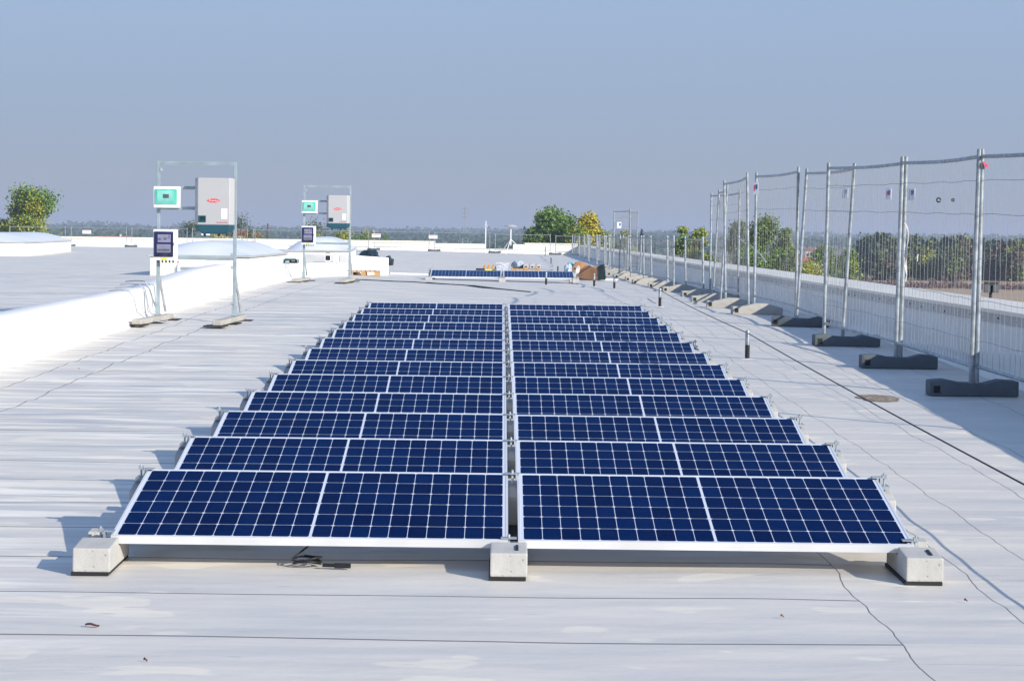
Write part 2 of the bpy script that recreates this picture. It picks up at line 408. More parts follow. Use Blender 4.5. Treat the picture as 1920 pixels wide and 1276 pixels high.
def dup(root, loc, label, rz=None, rot=None, group=None, scale=None):
    r = root.copy(); COL.objects.link(r); r.location = loc; r['label'] = label
    if rz is not None: r.rotation_euler = (0, 0, rz)
    if rot is not None: r.rotation_euler = rot
    if scale is not None: r.scale = scale
    if group: r['group'] = group
    for ch in KIDS.get(root.name, []):
        c = ch.copy(); COL.objects.link(c); c.parent = r
        for g in KIDS.get(ch.name, []):
            d = g.copy(); COL.objects.link(d); d.parent = c
    return r
KIDS = {}
def index_kids():
    KIDS.clear()
    for o in COL.objects:
        if o.parent: KIDS.setdefault(o.parent.name, []).append(o)
ORD = ['zeroth','first','second','third','fourth','fifth','sixth','seventh','eighth','ninth','tenth','eleventh','twelfth','thirteenth','fourteenth','fifteenth','sixteenth','seventeenth','eighteenth','nineteenth','twentieth']

# ------------------------------------------------------------------ the roof
SL = 0.0143276
def zr(x, y):
    if y < 20: z = SL * y
    elif y < 23.3: d = y - 20; z = SL * 20 + SL * d - SL * d * d / 6.6
    else: z = SL * 20 + SL * 1.65
    wgt = min(1, max(0, (y - 20) / 12.0)); wgt = wgt * wgt * (3 - 2 * wgt)
    return z - 0.016 * max(-6, min(5, x)) * wgt
GZ = -8.0
XL, XR, YN, YF = -46.0, 4.5, -12.0, 120.0
def grid(xs, ys, zf, name, m, **k):
    b = MB(); n = len(xs)
    for y in ys:
        for x in xs: b.v.append(Vector((x, y, zf(x, y))))
    for j in range(len(ys)-1):
        for i in range(n-1): b.face([j*n+i, j*n+i+1, (j+1)*n+i+1, (j+1)*n+i])
    return b.build(name, m, **k)
from mathutils import noise as mn
def rip(x, y):
    # real ripples in the loose membrane, a centimetre high
    a = mn.noise(Vector((x*0.55, y*2.1, 3.0))) * 0.006 + mn.noise(Vector((x*1.3, y*0.9, 9.0))) * 0.004
    k = min(1.0, max(0.0, (-1.9 - x) / 1.0))
    a += k * mn.noise(Vector((x*0.8, y*3.3, 17.0))) * 0.013
    return zr(x, y) + (a if y < 34 else 0)
xs = [XL + i*2.0 for i in range(20)] + [-6 + i*0.12 for i in range(0, 89)]
ys = [YN + i*0.12 for i in range(0, 340)] + [YN + 340*0.12 + i*1.5 for i in range(0, 61)] + [YF + 0.3]
ys = sorted(set(round(v, 3) for v in ys if v <= YF + 0.3))
ro = grid(xs + [XR + 0.06], ys, rip, 'roof', M['roof'], smooth=True); tag(ro, kind='structure')

# building body under the roof
b = MB(); b.box((XL, YN, GZ-0.3), (XR+0.36, YF+0.36, -0.35))
tag(b.build('building', M['facade']), 'long flat-roofed building whose white roof carries the solar panels', 'building')

# right parapet: membrane face, metal flashing, coping
b = MB(); b.box((XR, YN, -0.4), (XR+0.34, YF+0.34, 0.79))
pr = empty('parapet_wall', (0,0,0), 'long shaded white parapet with grey metal band behind the fence on the right', 'wall')
wl = b.build('wall', M['wall'], pr)
b = MB()
for i in range(0, 44):
    y0 = YN + i*3.0; b.box((XR-0.018, y0, 0.675), (XR-0.0008, y0+2.994, 0.79))
b.build('flashing', M['flash'], pr, 0.002)
b = MB()
for i in range(0, 44):
    y0 = YN + i*3.0; b.prism([(XR-0.045, 0.765), (XR-0.045, 0.80), (XR+0.37, 0.85), (XR+0.39, 0.85), (XR+0.39, 0.745), (XR+0.345, 0.745), (XR+0.345, 0.795), (XR-0.0185, 0.7915), (XR-0.0185, 0.765)], y0, y0+2.994, 'y')
cpo = b.build('coping', M['coping'], pr)
b = MB()
for i in range(0, 110):
    y0 = YN + 0.3 + i*0.62 + random.uniform(-.08, .08); b.tube([(XR-0.024, y0, 0.712+random.uniform(-.02,.02)), (XR-0.0185, y0, 0.712)], 0.0065, 8)
b.build('rivets', M['dark_metal'], pr)
b = MB(); b.prism([(XR-0.0005, 0.0), (XR-0.05, 0.0), (XR-0.012, 0.05), (XR-0.0005, 0.11)], YN, 20, 'y')
b.v = [Vector((v.x, v.y, v.z + SL*v.y)) for v in b.v]
b.build('base_fillet', M['wall'], pr)

# left parapet: straight, rising, then turning towards the second inverter stand
pts = [(-4.62, YN, .60), (-4.62, 6, .61), (-4.62, 10, .62), (-4.62, 15, .66), (-4.63, 18, .67), (-4.64, 21, .745), (-4.65, 24, .84), (-4.66, 28, .875), (-4.66, 32, .835), (-4.68, 36, .77), (-4.68, 40.2, .715), (-4.45, 42.0, .705), (-3.95, 43.6, .705), (-3.80, 44.1, .705)]
b = MB(); prof = []
def sect(p, nrm, zt):
    x, y = p; z0 = zr(x, y) - 0.03
    th = 0.36
    q = [(-0.10, z0), (-0.06, z0+0.055), (-0.02, z0+0.10), (0.0, z0+0.16), (0.02, zt-0.045), (0.032, zt-0.015), (0.06, zt), (th-0.06, zt-0.012), (th-0.02, zt-0.03), (th, zt-0.07), (th+0.02, z0)]
    return [Vector((x + nrm[0]*a, y + nrm[1]*a, z)) for a, z in q]
def refine(pts, step):
    o = []
    for i in range(len(pts)-1):
        a, c = Vector(pts[i]), Vector(pts[i+1]); n = max(1, int((c-a).length/step))
        for k in range(n): o.append(a.lerp(c, k/n))
    o.append(Vector(pts[-1])); return o
pp = refine(pts, 1.0)
# smooth
for it in range(2): pp = [pp[0]] + [(pp[i-1]+pp[i]*2+pp[i+1])/4 for i in range(1, len(pp)-1)] + [pp[-1]]
for i, p in enumerate(pp):
    d = (pp[min(i+1, len(pp)-1)] - pp[max(i-1, 0)]); d = Vector((d.x, d.y, 0)).normalized()
    nrm = (-d.y, d.x)
    sec = sect((p.x, p.y), nrm, p.z + random.uniform(-.004, .004)); o0 = len(b.v); b.v += sec
    if i:
        n = len(sec)
        for k in range(n-1): b.face([o0-n+k, o0+k, o0+k+1, o0-n+k+1])
for e in (0, len(b.v)-11): b.face([e+k for k in range(11)])
tag(b.build('parapet_wall', M['wall'], smooth=True), 'sunlit low white parapet with rounded top left of the panels', 'wall')
# end block of that parapet
b = MB()
c0 = Vector((-3.78, 44.25)); c1 = Vector((-2.93, 46.3)); dd = (c1-c0).normalized(); nn = Vector((-dd.y, dd.x))
zb = zr(-3.4, 45)-0.05
def P2(u, v, z): q = c0 + dd*u + nn*v; return Vector((q.x, q.y, z))
L = (c1-c0).length; o = len(b.v)
for (u, v) in ((0,0),(L,0),(L,1.3),(0,1.3)): b.v.append(P2(u, v, zb))
for (u, v, z) in ((0,0,.875),(L,0,.80),(L,1.3,.80),(0,1.3,.875)): b.v.append(P2(u, v, z))
for q in ((0,3,2,1),(4,5,6,7),(0,1,5,4),(1,2,6,5),(2,3,7,6),(3,0,4,7)): b.face([o+i for i in q])
tag(b.build('parapet_block', M['wall'], bevel=0.02, smooth=True, seg=2), 'tall white membrane-covered block ending the left parapet', 'wall')
b = MB(); b.box((-2.95, 47.3, -0.05), (4.44, 47.6, 0.045)); b.v = [Vector((v.x, v.y, v.z+zr(v.x,47))) for v in b.v]
tag(b.build('roof_kerb', M['wall'], bevel=0.01), 'low white kerb crossing the roof behind the small solar row', 'kerb')

# far parapet with an opening
b = MB(); fz = zr(0, 118)-0.1
b.box((XL, YF, fz), (-1.05, YF+0.34, 0.84)); b.box((0.62, YF, fz), (XR-0.001, YF+0.34, 0.84)); b.box((-1.05, YF+0.01, fz), (0.62, YF+0.33, 0.55))
fp = empty('parapet_wall', (0,0,0), 'far white parapet with a lowered gap closing the roof at the back', 'wall')
b.build('wall', M['wall'], fp)
b = MB(); b.box((XL, YF-0.04, 0.842), (-4.0, YF+0.38, 0.97)); b.box((1.3, YF-0.04, 0.842), (XR-0.05, YF+0.38, 0.93))
b.build('coping', M['coping'], fp, 0.004)
b = MB()
b.box((-26.5, YF-2.5, fz), (-12.5, YF-0.01, 0.60))
tag(b.build('roof_step', M['wall'], bevel=0.05, smooth=True, seg=2), 'low white raised step in front of the far parapet on the left', 'roof step')

# ------------------------------------------------------------------ skylights
def skylight(x0, y0, wx, ly, zb, label, hc=0.5, hd=0.40, rz=0.0):
    r = empty('skylight', (x0, y0, zb), label, 'skylight', 'domed skylights on the left roof', rz)
    b = MB(); b.box((0, 0, -0.1), (wx, ly, hc)); b.build('kerb', M['wall'], r, 0.03, True, seg=2)
    b = MB(); b.box((-0.04, -0.04, hc+0.001), (wx+0.04, ly+0.04, hc+0.05)); b.build('rim', M['flash'], r, 0.006)
    b = MB(); nx, ny = 16, 24
    for j in range(ny+1):
        for i in range(nx+1):
            u, v = i/nx, j/ny
            e = 1.1
            hx = (1-abs(2*u-1)**2.2); vy = min(1, min(v, 1-v)*ly/e); hy = math.sin(vy*math.pi/2)
            b.v.append(Vector((u*wx, v*ly, hc+0.05+hd*min(hx, 1)*hy**0.9)))
    for j in range(ny):
        for i in range(nx):
            a = j*(nx+1)+i; b.face([a, a+1, a+nx+2, a+nx+1])
    b.build('dome', M['dome'], r, smooth=True)
    return r
skylight(-20.6, 70.6, 3.1, 18.0, zr(-18, 75), 'white domed skylight at the left edge, farthest from the inverters', 0.47, 0.34, R(6))
skylight(-8.0, 40.0, 2.25, 8.6, zr(-8, 46), 'white domed skylight behind the nearer inverter stand', 0.42, 0.31)
skylight(-6.45, 55.3, 1.9, 12.0, zr(-6, 60), 'white domed skylight behind the farther inverter stand', 0.44, 0.38, R(3))

# ------------------------------------------------------------------ solar array
RP, TILT, SLA = 1.428632, 0.1681685, 0.0143265
PW, PL, PT, GAPX, Z0 = 1.69, 0.98939, 0.035, 0.043, 0.133
def rowpt(x, yrow, l, z):
    y = yrow + l*math.cos(TILT) - (z)*0; zz = Z0 + l*math.sin(TILT) + z
    return Vector((x, y*math.cos(SLA) - zz*math.sin(SLA), y*math.sin(SLA) + zz*math.cos(SLA)))
def make_panel():
    r = empty('solar_panel', (0,0,0), 'x', 'solar panel', 'dark blue solar panels in rows')
    b = MB(); f = 0.011
    b.box((0,0,-PT),(PW,f,0)); b.box((0,PL-f,-PT),(PW,PL,0)); b.box((0,f,-PT),(f,PL-f,0)); b.box((PW-f,f,-PT),(PW,PL-f,0))
    b.build('frame', M['alu'], r)
    b = MB(); b.box((f,f,-0.007),(PW-f,PL-f,-0.0015)); b.build('glass', M['cells'], r)
    b = MB(); b.box((f,f,-0.011),(PW-f,PL-f,-0.0072)); b.build('backsheet', M['backsheet'], r)
    b = MB(); b.box((0.78,0.82,-0.03),(0.91,0.92,-0.0115)); b.build('junction_box', M['black'], r)
    return r
panel0 = make_panel(); index_kids(); first = True
def put_panel(x, origin, rx, label):
    global first
    loc = origin
    if first:
        panel0.location = loc; panel0.rotation_euler = (rx, 0, 0); panel0['label'] = label; first = False; return panel0
    return dup(panel0, loc, label, rot=(rx, 0, 0))
for i in range(13):
    for side in (0, 1):
        x = -GAPX/2 - PW if side == 0 else GAPX/2
        half = 'left' if side == 0 else 'right'
        nm = 'front' if i == 0 else ('rearmost' if i == 12 else ORD[i+1])
        p = put_panel(x, rowpt(x, i*RP, 0, 0) + Vector((0, random.uniform(-.004,.004), random.uniform(-.001,.002))), TILT + SLA + random.uniform(-.002,.002), '%s solar panel of the %s row of the large array' % (half, nm))

# ballast blocks
def block_mesh(side):
    b = MB(); x0, x1 = -0.0775, 0.0775
    b.prism([(-0.22,0.014),(-0.213,0.113),(-0.005,0.127),(-0.002,0.092),(0.25,0.092+0.0),(0.26,0.014)], x0, x1)
    if side: 
        xa, xb = (x0-0.0, x0+0.072) if side < 0 else (x1-0.072, x1)
        b.prism([(0.10,0.088),(0.115,0.132),(0.20,0.136),(0.212,0.088)], xa+0.02 if side > 0 else xa+0.001, xb-0.001 if side > 0 else xb-0.02)
    return b
def rear_mesh():
    b = MB(); b.prism([(0.76,0.014),(0.80,0.215),(1.06,0.262),(1.09,0.262),(1.125,0.014)], -0.0775, 0.0775); return b
def make_block(kind, side):
    r = empty('ballast_block', (0,0,0), 'x', 'concrete block', 'concrete ballast blocks holding the panel rows')
    bm_ = block_mesh(side) if kind == 'low' else rear_mesh()
    bm_.build('block', M['concrete'], r, 0.006, seg=2)
    if kind == 'low' and side >= 0:
        b = MB(); b.box((0.028,-0.165,0.10),(0.040,-0.075,0.1245), Matrix.Rotation(0.068,3,'X')); b.build('slot', M['rubber'], r)
    b = MB()
    if kind == 'low': b.box((-0.083,-0.224,0.0),(0.072,0.262,0.0138))
    else: b.box((-0.083,0.755,0.0),(0.072,1.13,0.0138))
    b.build('rubber_pad', M['rubber'], r)
    # clamp
    b = MB(); s = side
    if s == 0:
        yy, zz = (0.03, Z0+0.004) if kind == 'low' else (0.955, Z0+0.955*math.tan(TILT)+0.004)
        b.box((-0.034,yy-0.02,zz),(0.034,yy+0.02,zz+0.005)); b.tube([(0,yy,zz-0.05),(0,yy,zz+0.018)],0.006,8)
    else:
        yy, zz = (0.045, Z0+0.012) if kind == 'low' else (0.955, Z0+0.955*math.tan(TILT)+0.006)
        xe = -s*0.0215 if kind == 'low' else s*0.0165
        b.box((xe-0.016 if s<0 else xe-0.03, yy-0.02, zz), (xe+0.03 if s<0 else xe+0.016, yy+0.02, zz+0.005))
        b.box((xe+s*0.012-0.004, yy-0.02, zz-0.06), (xe+s*0.012+0.004, yy+0.02, zz))
        b.tube([(xe+s*0.03,yy,zz-0.07),(xe+s*0.03,yy,zz+0.022)],0.005,8)
        b.box((xe+s*0.03-0.011,yy-0.011,zz-0.002),(xe+s*0.03+0.011,yy+0.011,zz+0.014))
        if kind == 'high':
            b.box((xe+s*0.005,yy-0.05,zz-0.05),(xe+s*0.05,yy+0.04,zz-0.035))
    b.build('clamp', M['galv'], r)
    return r
B0 = {(k, s): make_block(k, s) for k in ('low','high') for s in (-1,0,1)}
index_kids()
used = set()
def put_block(k, s, x, y, z, label, rot):
    r0 = B0[(k, s)]
    jx = random.uniform(-.003,.003)
    loc = Vector((x+jx, y, z))
    if (k, s) in used: return dup(r0, loc, label, rot=rot)
    used.add((k, s)); r0.location = loc; r0.rotation_euler = rot; r0['label'] = label; return r0
for i in range(13):
    nm = 'front' if i == 0 else ('rearmost' if i == 12 else ORD[i+1])
    for s, xq in ((-1,-1.733),(0,0.0),(1,1.733)):
        wh = {-1:'left end',0:'middle',1:'right end'}[s]
        for k in ('low','high'):
            y = i*RP; x = xq - 0.018 if k == 'low' else s*1.695
            put_block(k, s, x, y*math.cos(SLA), y*math.sin(SLA), '%s concrete ballast block at the %s of the %s panel row' % ('low front' if k=='low' else 'tall rear', wh, nm), (SLA,0,0))
for i in range(13):  # black strips added so the gap between the array halves reads dark
    y0 = i*RP; nm = 'front' if i == 0 else ('rearmost' if i == 12 else ORD[i+1])
    b = MB(); b.box((-0.028, 0.27, 0.02), (0.028, 0.745, 0.085)); b.box((-0.028, 0.745, 0.0), (0.028, 0.75, 0.085))
    o_ = b.build('gap_darkener', M['rubber'], bevel=0.004, loc=(0, y0, zr(0, y0)+0.004)); o_.rotation_euler = (SLA, 0, 0)
    tag(o_, 'added black strip darkening the middle gap of the %s panel row' % nm, 'added dark strip', 'added dark strips in the gap between the array halves')
# far small row
FY = 42.3; FZ = zr(0, FY)-0.01; FX0 = -0.01
fx = at(942, 512, FY).x
for side in (0,1):
    x = fx - GAPX/2 - PW if side == 0 else fx + GAPX/2
    put_panel(x, Vector((x, FY, FZ+Z0-0.015)), TILT-R(1.6), '%s solar panel of the short separate row at the back' % ('left' if side==0 else 'right'))
for s, xq in ((-1,-1.733),(0,0.0),(1,1.733)):
    for k in ('low','high'):
        x = xq if k == 'low' else s*1.695
        put_block(k, s, fx+x, FY, FZ-0.012, '%s concrete ballast block at the %s of the short back row' % ('low front' if k=='low' else 'tall rear', {-1:'left end',0:'middle',1:'right end'}[s]), (0,0,0))

# connector cable under the front row
b = MB(); c = Vector((-0.88, 0.03, 0.006))
pl = []
for k in range(46):
    t = k/45*2*math.pi*2.3; pl.append(c + Vector((math.cos(t)*0.060, math.sin(t)*0.055+0.03, 0.008+0.0007*k + 0.006*math.sin(t*1.7))))
pl = [Vector((-0.86,0.12,0.10)), Vector((-0.90,0.08,0.07)), Vector((-0.95,0.04,0.035))] + pl
b.tube(pl, 0.0045, 6)
pc = empty('connector_cable', (0,0,0), 'coiled black cable with plug under the front panel row', 'cable')
b.build('cable', M['black'], pc, smooth=True)
b = MB(); b.tube([c+Vector((0.07,-0.03,0.012)), c+Vector((0.12,-0.035,0.012)), c+Vector((0.122,-0.035,0.012)), c+Vector((0.19,-0.04,0.012))], [0.008,0.008,0.011,0.011], 10); b.build('plug', M['black'], pc)

# ------------------------------------------------------------------ inverter stands
def text_mesh(txt, size, name, m, parent, loc, ext=0.001, shear=0.0):
    cu = bpy.data.curves.new(name, 'FONT'); cu.body = txt; cu.size = size; cu.align_x = 'CENTER'; cu.align_y = 'CENTER'; cu.extrude = ext; cu.shear = shear
    to = bpy.data.objects.new(name, cu); COL.objects.link(to)
    dg = bpy.context.evaluated_depsgraph_get(); me = bpy.data.meshes.new_from_object(to.evaluated_get(dg))
    bpy.data.objects.remove(to); me.materials.clear(); me.materials.append(m)
    o = bpy.data.objects.new(name, me); COL.objects.link(o); o.parent = parent
    o.location = loc; o.rotation_euler = (R(90), 0, 0); return o
def make_frame():
    r = empty('inverter_stand', (0,0,0), 'x', 'stand', 'galvanised stands carrying inverters')
    W2 = 0.975
    for x in (0, W2):
        b = MB(); b.box((x-0.021,-0.021,0.10),(x+0.021,0.021,2.04)); b.build('post', M['strut'], r, 0.003)
        b = MB(); b.tube([(x+0.0,0.03,0.62),(x+0.03,0.42,0.115)], 0.017, 4); b.build('brace', M['galv_dull'], r)
        b = MB(); b.box((x-0.03,-0.05,0.088),(x+0.03,-0.0212,0.20)); b.box((x-0.028,-0.055,0.085),(x+0.028,0.06,0.0995)); b.tube([(x,-0.045,0.1),(x,-0.045,0.24)],0.008,6); b.build('foot_bracket', M['strut'], r)
    for z, x0, x1 in ((2.015,0.0212,W2-0.0212),(1.704,0.0212,W2-0.0212),(1.446,0.0212,W2-0.0212),(0.812,0.0212,W2-0.0212)):
        b = MB(); b.box((x0,-0.02,z-0.021),(x1,0.02,z+0.021)); b.box((x0+0.004,-0.0235,z-0.004),(x1-0.004,-0.0205,z+0.004)); b.build('crossbar', M['strut'], r)
    b = MB(); b.box((W2-0.36,-0.026,0.787),(W2-0.0212,-0.0215,0.794)); 
    b.build('edge_strip', M['galv'], r)
    for z in (0.70,0.86,1.93,0.24):
        b = MB(); b.box((0.022 if z==1.93 else W2-0.05,-0.03,z-0.02),(0.05 if z==1.93 else W2-0.0215,-0.0,z+0.02)); b.build('bracket', M['galv_dull'], r, 0.003)
    return r
def make_beam():
    r = empty('concrete_beam', (0,0,0), 'x', 'concrete beam', 'concrete beams under the inverter stands')
    b = MB(); b.box((-0.06,-1.35,0.014),(0.06,-0.36,0.078)); b.box((-0.06,-0.355,0.014),(0.06,0.62,0.078)); b.build('beam', M['foot_concrete'], r, 0.012, seg=2)
    b = MB(); b.box((-0.16,-1.42,0.001),(0.10,-1.10,0.0135)); b.box((-0.02,-0.6,0.001),(0.13,-0.2,0.0135)); b.box((-0.03,0.35,0.001),(0.16,0.62,0.0135)); b.build('rubber_pad', M['rubber'], r)
    return r
def make_inverter():
    r = empty('inverter', (0,0,0), 'x', 'inverter', 'grey wall inverters')
    w_, h, d = 0.495, 0.592, 0.20
    b = MB(); b.prism([(0,0.0),(0.05,-d),(w_-0.05,-d),(w_,0.0)], 0, 1)
    # profile lies in x-y: rebuild as vertical prism
    b = MB(); o = 0
    prof = [(0,0.0),(0.0,-0.12),(0.045,-d),(w_-0.045,-d),(w_,-0.12),(w_,0.0)]
    for z, ins in ((0,0),(h-0.018,0),(h,0.010)):
        for x, y in prof:
            cx = w_/2; b.v.append(Vector((cx+(x-cx)*(1-ins*2/w_), y*(1-ins*1.5), z)))
    n = len(prof)
    for k in range(2):
        for i in range(n): j=(i+1)%n; b.face([k*n+i,k*n+j,(k+1)*n+j,(k+1)*n+i])
    b.face([i for i in range(n)]); b.face([2*n+i for i in range(n)])
    b.build('housing', M['inv_grey'], r, 0.007)
    b = MB()
    for z, ins in ((-0.003,0.004),(-0.05,0.006),(-0.09,0.03),(-0.115,0.09)):
        for x, y in prof:
            cx = w_/2; b.v.append(Vector((cx+(x-cx)*(1-ins*2/w_), (y*(1-ins)), z)))
    for k in range(3):
        for i in range(n): j=(i+1)%n; b.face([k*n+i,k*n+j,(k+1)*n+j,(k+1)*n+i])
    b.face([i for i in range(n)]); b.face([3*n+i for i in range(n)])
    for x in (0.30,0.12,0.40): b.tube([(x,-0.08,-0.145),(x,-0.08,-0.10)],0.017,10)
    b.build('base_cover', M['inv_dark'], r, 0.004)
    b = MB(); b.box((0.055,-d-0.006,0.03),(0.15,-d-0.0005,0.115)); ds = b.build('display', M['inv_dark'], r, 0.002)
    b = MB(); b.box((0.078,-d-0.009,0.05),(0.142,-d-0.0065,0.105)); b.build('display_glass', M['screen'], ds)
    b = MB(); b.box((0.345,-d-0.002,0.075),(0.42,-d-0.0004,0.205)); b.build('rating_label', M['paper'], r)
    b = MB(); o = 0; nn_ = 32
    for y in (-d-0.0005,-d-0.003):
        for k in range(nn_): t=2*math.pi*k/nn_; b.v.append(Vector((0.245+0.079*math.cos(t), y, 0.305+0.024*math.sin(t))))
    b.face(list(range(nn_))); b.face(list(range(nn_,2*nn_)))
    for k in range(nn_): j=(k+1)%nn_; b.face([k,j,nn_+j,nn_+k])
    lg = b.build('logo', M['red'], r)
    text_mesh('Fronius', 0.042, 'logo_lettering', M['paper'], lg, (0.245,-d-0.0042,0.305), 0.0008, 0.25)
    text_mesh('FRONIUS SYMO', 0.020, 'model_lettering', M['red'], r, (0.355,-d-0.0016,0.03), 0.0006)
    b = MB()
    for x in (0.012, w_-0.012):
        for z in (0.16,0.46): b.tube([(x,-0.115,z),(x,-0.125,z)],0.009,8)
    b.build('side_screws', M['dark_metal'], r)
    return r
def make_breaker_box():
    r = empty('breaker_box', (0,0,0), 'x', 'electrical box', 'white breaker boxes with green doors')
    b = MB(); b.box((0,-0.10,0),(0.333,-0.0,0.272)); b.build('case', M['white_plastic'], r, 0.012, True, seg=2)
    b = MB(); b.box((0.02,-0.112,0.045),(0.298,-0.1005,0.236)); dr = b.build('door', M['teal'], r, 0.008, True, seg=2)
    b = MB(); b.box((0.05,-0.116,0.075),(0.262,-0.1125,0.215)); b.build('inner_frame', mat('pale_teal', (0.24,0.62,0.53), 0.2), dr)
    b = MB()
    for k in range(4): b.box((0.125+k*0.019,-0.121,0.125),(0.141+k*0.019,-0.1165,0.172))
    b.build('breakers', M['dark_grey'], r)
    return r
def make_switch_box():
    r = empty('switch_box', (0,0,0), 'x', 'electrical box', 'white switch boxes with dark glass doors')
    b = MB(); b.box((0,-0.12,0),(0.30,-0.0,0.394)); b.build('case', M['white_plastic'], r, 0.01, True, seg=2)
    b = MB(); b.box((0.012,-0.134,0.045),(0.256,-0.1205,0.366)); dr = b.build('door', M['smoked'], r, 0.008, True, seg=2)
    b = MB()
    b.box((0.06,-0.137,0.23),(0.225,-0.1345,0.33)); b.box((0.05,-0.137,0.10),(0.225,-0.1345,0.205)); b.build('door_window', M['lilac'], dr)
    for bx in (((0.068,-0.141,0.258),(0.10,-0.1375,0.285)),((0.135,-0.141,0.262),(0.175,-0.1375,0.288)),((0.06,-0.141,0.12),(0.21,-0.1375,0.145)),((0.2,-0.141,0.28),(0.21,-0.1375,0.325))):
        b = MB(); b.box(*bx); b.build('switch', M['dark_grey'], dr)
    b = MB(); b.box((0.25,-0.139,0.19),(0.264,-0.1345,0.225)); b.build('handle', M['black'], dr)
    b = MB(); b.box((0.10,-0.1235,0.008),(0.175,-0.1205,0.034)); b.build('sticker', M['yellow'], r)
    for x in (0.055,0.11,0.155,0.20,0.245):
        b = MB(); b.tube([(x,-0.06,-0.03),(x,-0.06,0)],0.011,8); b.build('cable_gland', M['dark_grey'], r)
    return r
fr0, bm0, iv0, bb0, sb0 = make_frame(), make_beam(), make_inverter(), make_breaker_box(), make_switch_box()
index_kids()
def stand_at(px, Y, near, k=1.0):
    x = px; z = zr(px, Y); which = 'nearer' if near else 'farther'
    put = []
    def pl(o0, off, lab, rz=0.0):
        loc = Vector((x+off[0], Y+off[1], z+off[2]))
        if near: o0.location = loc; o0['label'] = lab; o0.rotation_euler = (0,0,rz); return o0
        return dup(o0, loc, lab, rz=rz)
    pl(fr0, (0,0,0), '%s galvanised frame of two posts standing on concrete beams' % which)
    pl(bm0, (0.02 if near else 0,0,0), 'grey concrete beam under the left post of the %s inverter stand' % which, R(-3))
    lab2 = 'grey concrete beam under the right post of the %s inverter stand' % which
    dup(bm0, Vector((x+0.975, Y, z)), lab2, rz=R(-2))
    pl(iv0, (0.485,-0.035,1.238), 'grey inverter with dark blue base hanging on the %s stand' % which)
    pl(bb0, (-0.045,-0.03,1.446), 'small white box with green glass door on the %s stand' % which)
    pl(sb0, (-0.043,-0.03,0.78), 'white box with dark smoked door low on the %s stand' % which)
stand_at(-4.44, 18.6, True)
stand_at(-4.27, 37.2, False)

# grey cables from the nearer stand over the parapet
for k, (dx, lab) in enumerate(((0,'leftmost grey cable looping over the parapet beside the nearer stand'),(0.07,'second grey cable from the left looping over the parapet'),(0.14,'third grey cable from the left looping over the parapet'),(0.20,'rightmost grey cable looping over the parapet beside the nearer stand'))):
    yb = 17.7 + k*0.40
    zt = 0.675 + k*0.03
    pts_ = [(-4.93, yb+0.12, zt-0.005), (-4.80, yb+0.06, zt+0.008), (-4.66, yb, zt+0.004), (-4.595, yb, zt-0.09), (-4.56, yb+0.02, zt-0.27), (-4.54-0.01*k, yb+0.03, 0.40), (-4.44, yb+0.12, zr(-4.5,yb)+0.06), (-4.25-0.05*k, yb+0.5-0.12*k, zr(-4.5,yb)+0.015)]
    b = MB(); b.tube(refine(pts_, 0.06), 0.007 if k != 1 else 0.004, 6)
    tag(b.build('power_cable', M['grey_cable'], smooth=True), lab, 'cable', 'cables looping over the left parapet')

# ------------------------------------------------------------------ fences
PLEN = 3.45
def make_fence(h, name, label, cat, group, wires):
    r = empty(name, (0,0,0), label, cat, group)
    def rail(z, nm, rr):
        b = MB(); b.tube([(PLEN*k/8, 0.05*math.sin(math.pi*k/8), z-0.012*math.sin(math.pi*k/8)) for k in range(9)], rr, 8); b.build(nm, M['galv'], r, smooth=True)
    for x in (0.0, PLEN):
        b = MB(); b.tube([(x,0,0.0),(x,0,h)], 0.021, 10); b.tube([(x,0,h+0.0002),(x,0,h+0.012)], 0.019, 10); p = b.build('post', M['galv'], r, smooth=True)
    rail(h-0.05, 'top_rail', 0.0165); rail(0.15, 'bottom_rail', 0.0165)
    b = MB(); n = int(PLEN/0.145)
    rnd = random.Random(3)
    for k in range(1, n):
        x = PLEN*k/n; yy = 0.05*math.sin(math.pi*x/PLEN)
        ph = rnd.uniform(0,6); am = rnd.uniform(.002,.010)
        b.tube([(x+am*math.sin(ph+j*1.3), yy+am*math.cos(ph+j), 0.15+(h-0.2)*j/5) for j in range(6)], 0.0018, 3, cap=False)
    for z in wires: b.tube([(PLEN*k/10, 0.05*math.sin(math.pi*k/10)+0.004, z+0.006*math.sin(k*1.7)) for k in range(11)], 0.0024, 3, cap=False)
    b.build('wire_mesh', M['wire'], r)
    return r
tall0 = make_fence(1.95, 'mesh_fence', 'x', 'fence panel', 'tall mesh fence panels along the right parapet', (1.70,1.42,1.05,0.70,0.36))
low0 = make_fence(1.1, 'guard_fence', 'x', 'fence panel', 'low mesh guard panels round the roof', (0.85,0.60,0.38))
def foot_mesh(kind):
    r = empty('concrete_weight', (0,0,0), 'x', 'fence foot', 'concrete feet of the fence on the right')
    b = MB(); hw = 0.37
    if kind == 'saddle': prof = [(-hw,0),(-hw,0.125),(-0.24,0.135),(-0.10,0.108),(0.10,0.104),(0.22,0.137),(hw,0.128),(hw,0)]
    else: prof = [(-hw,0),(-hw,0.115),(-0.20,0.120),(-0.02,0.165),(0.14,0.16),(hw,0.10),(hw,0)]
    b.prism(prof, -0.115, 0.115, 'y'); b.build('block', M['dark_foot' if kind == 'saddle' else 'foot_concrete'], r, 0.012, True, seg=2)
    b = MB(); b.box((-hw+0.03,-0.1165,0.025),(-hw+0.085,-0.1145,0.085)); b.build('handle_hole', M['rubber'], r)
    return r
ft = {'saddle': foot_mesh('saddle'), 'arch': foot_mesh('arch')}
index_kids(); placed = set()
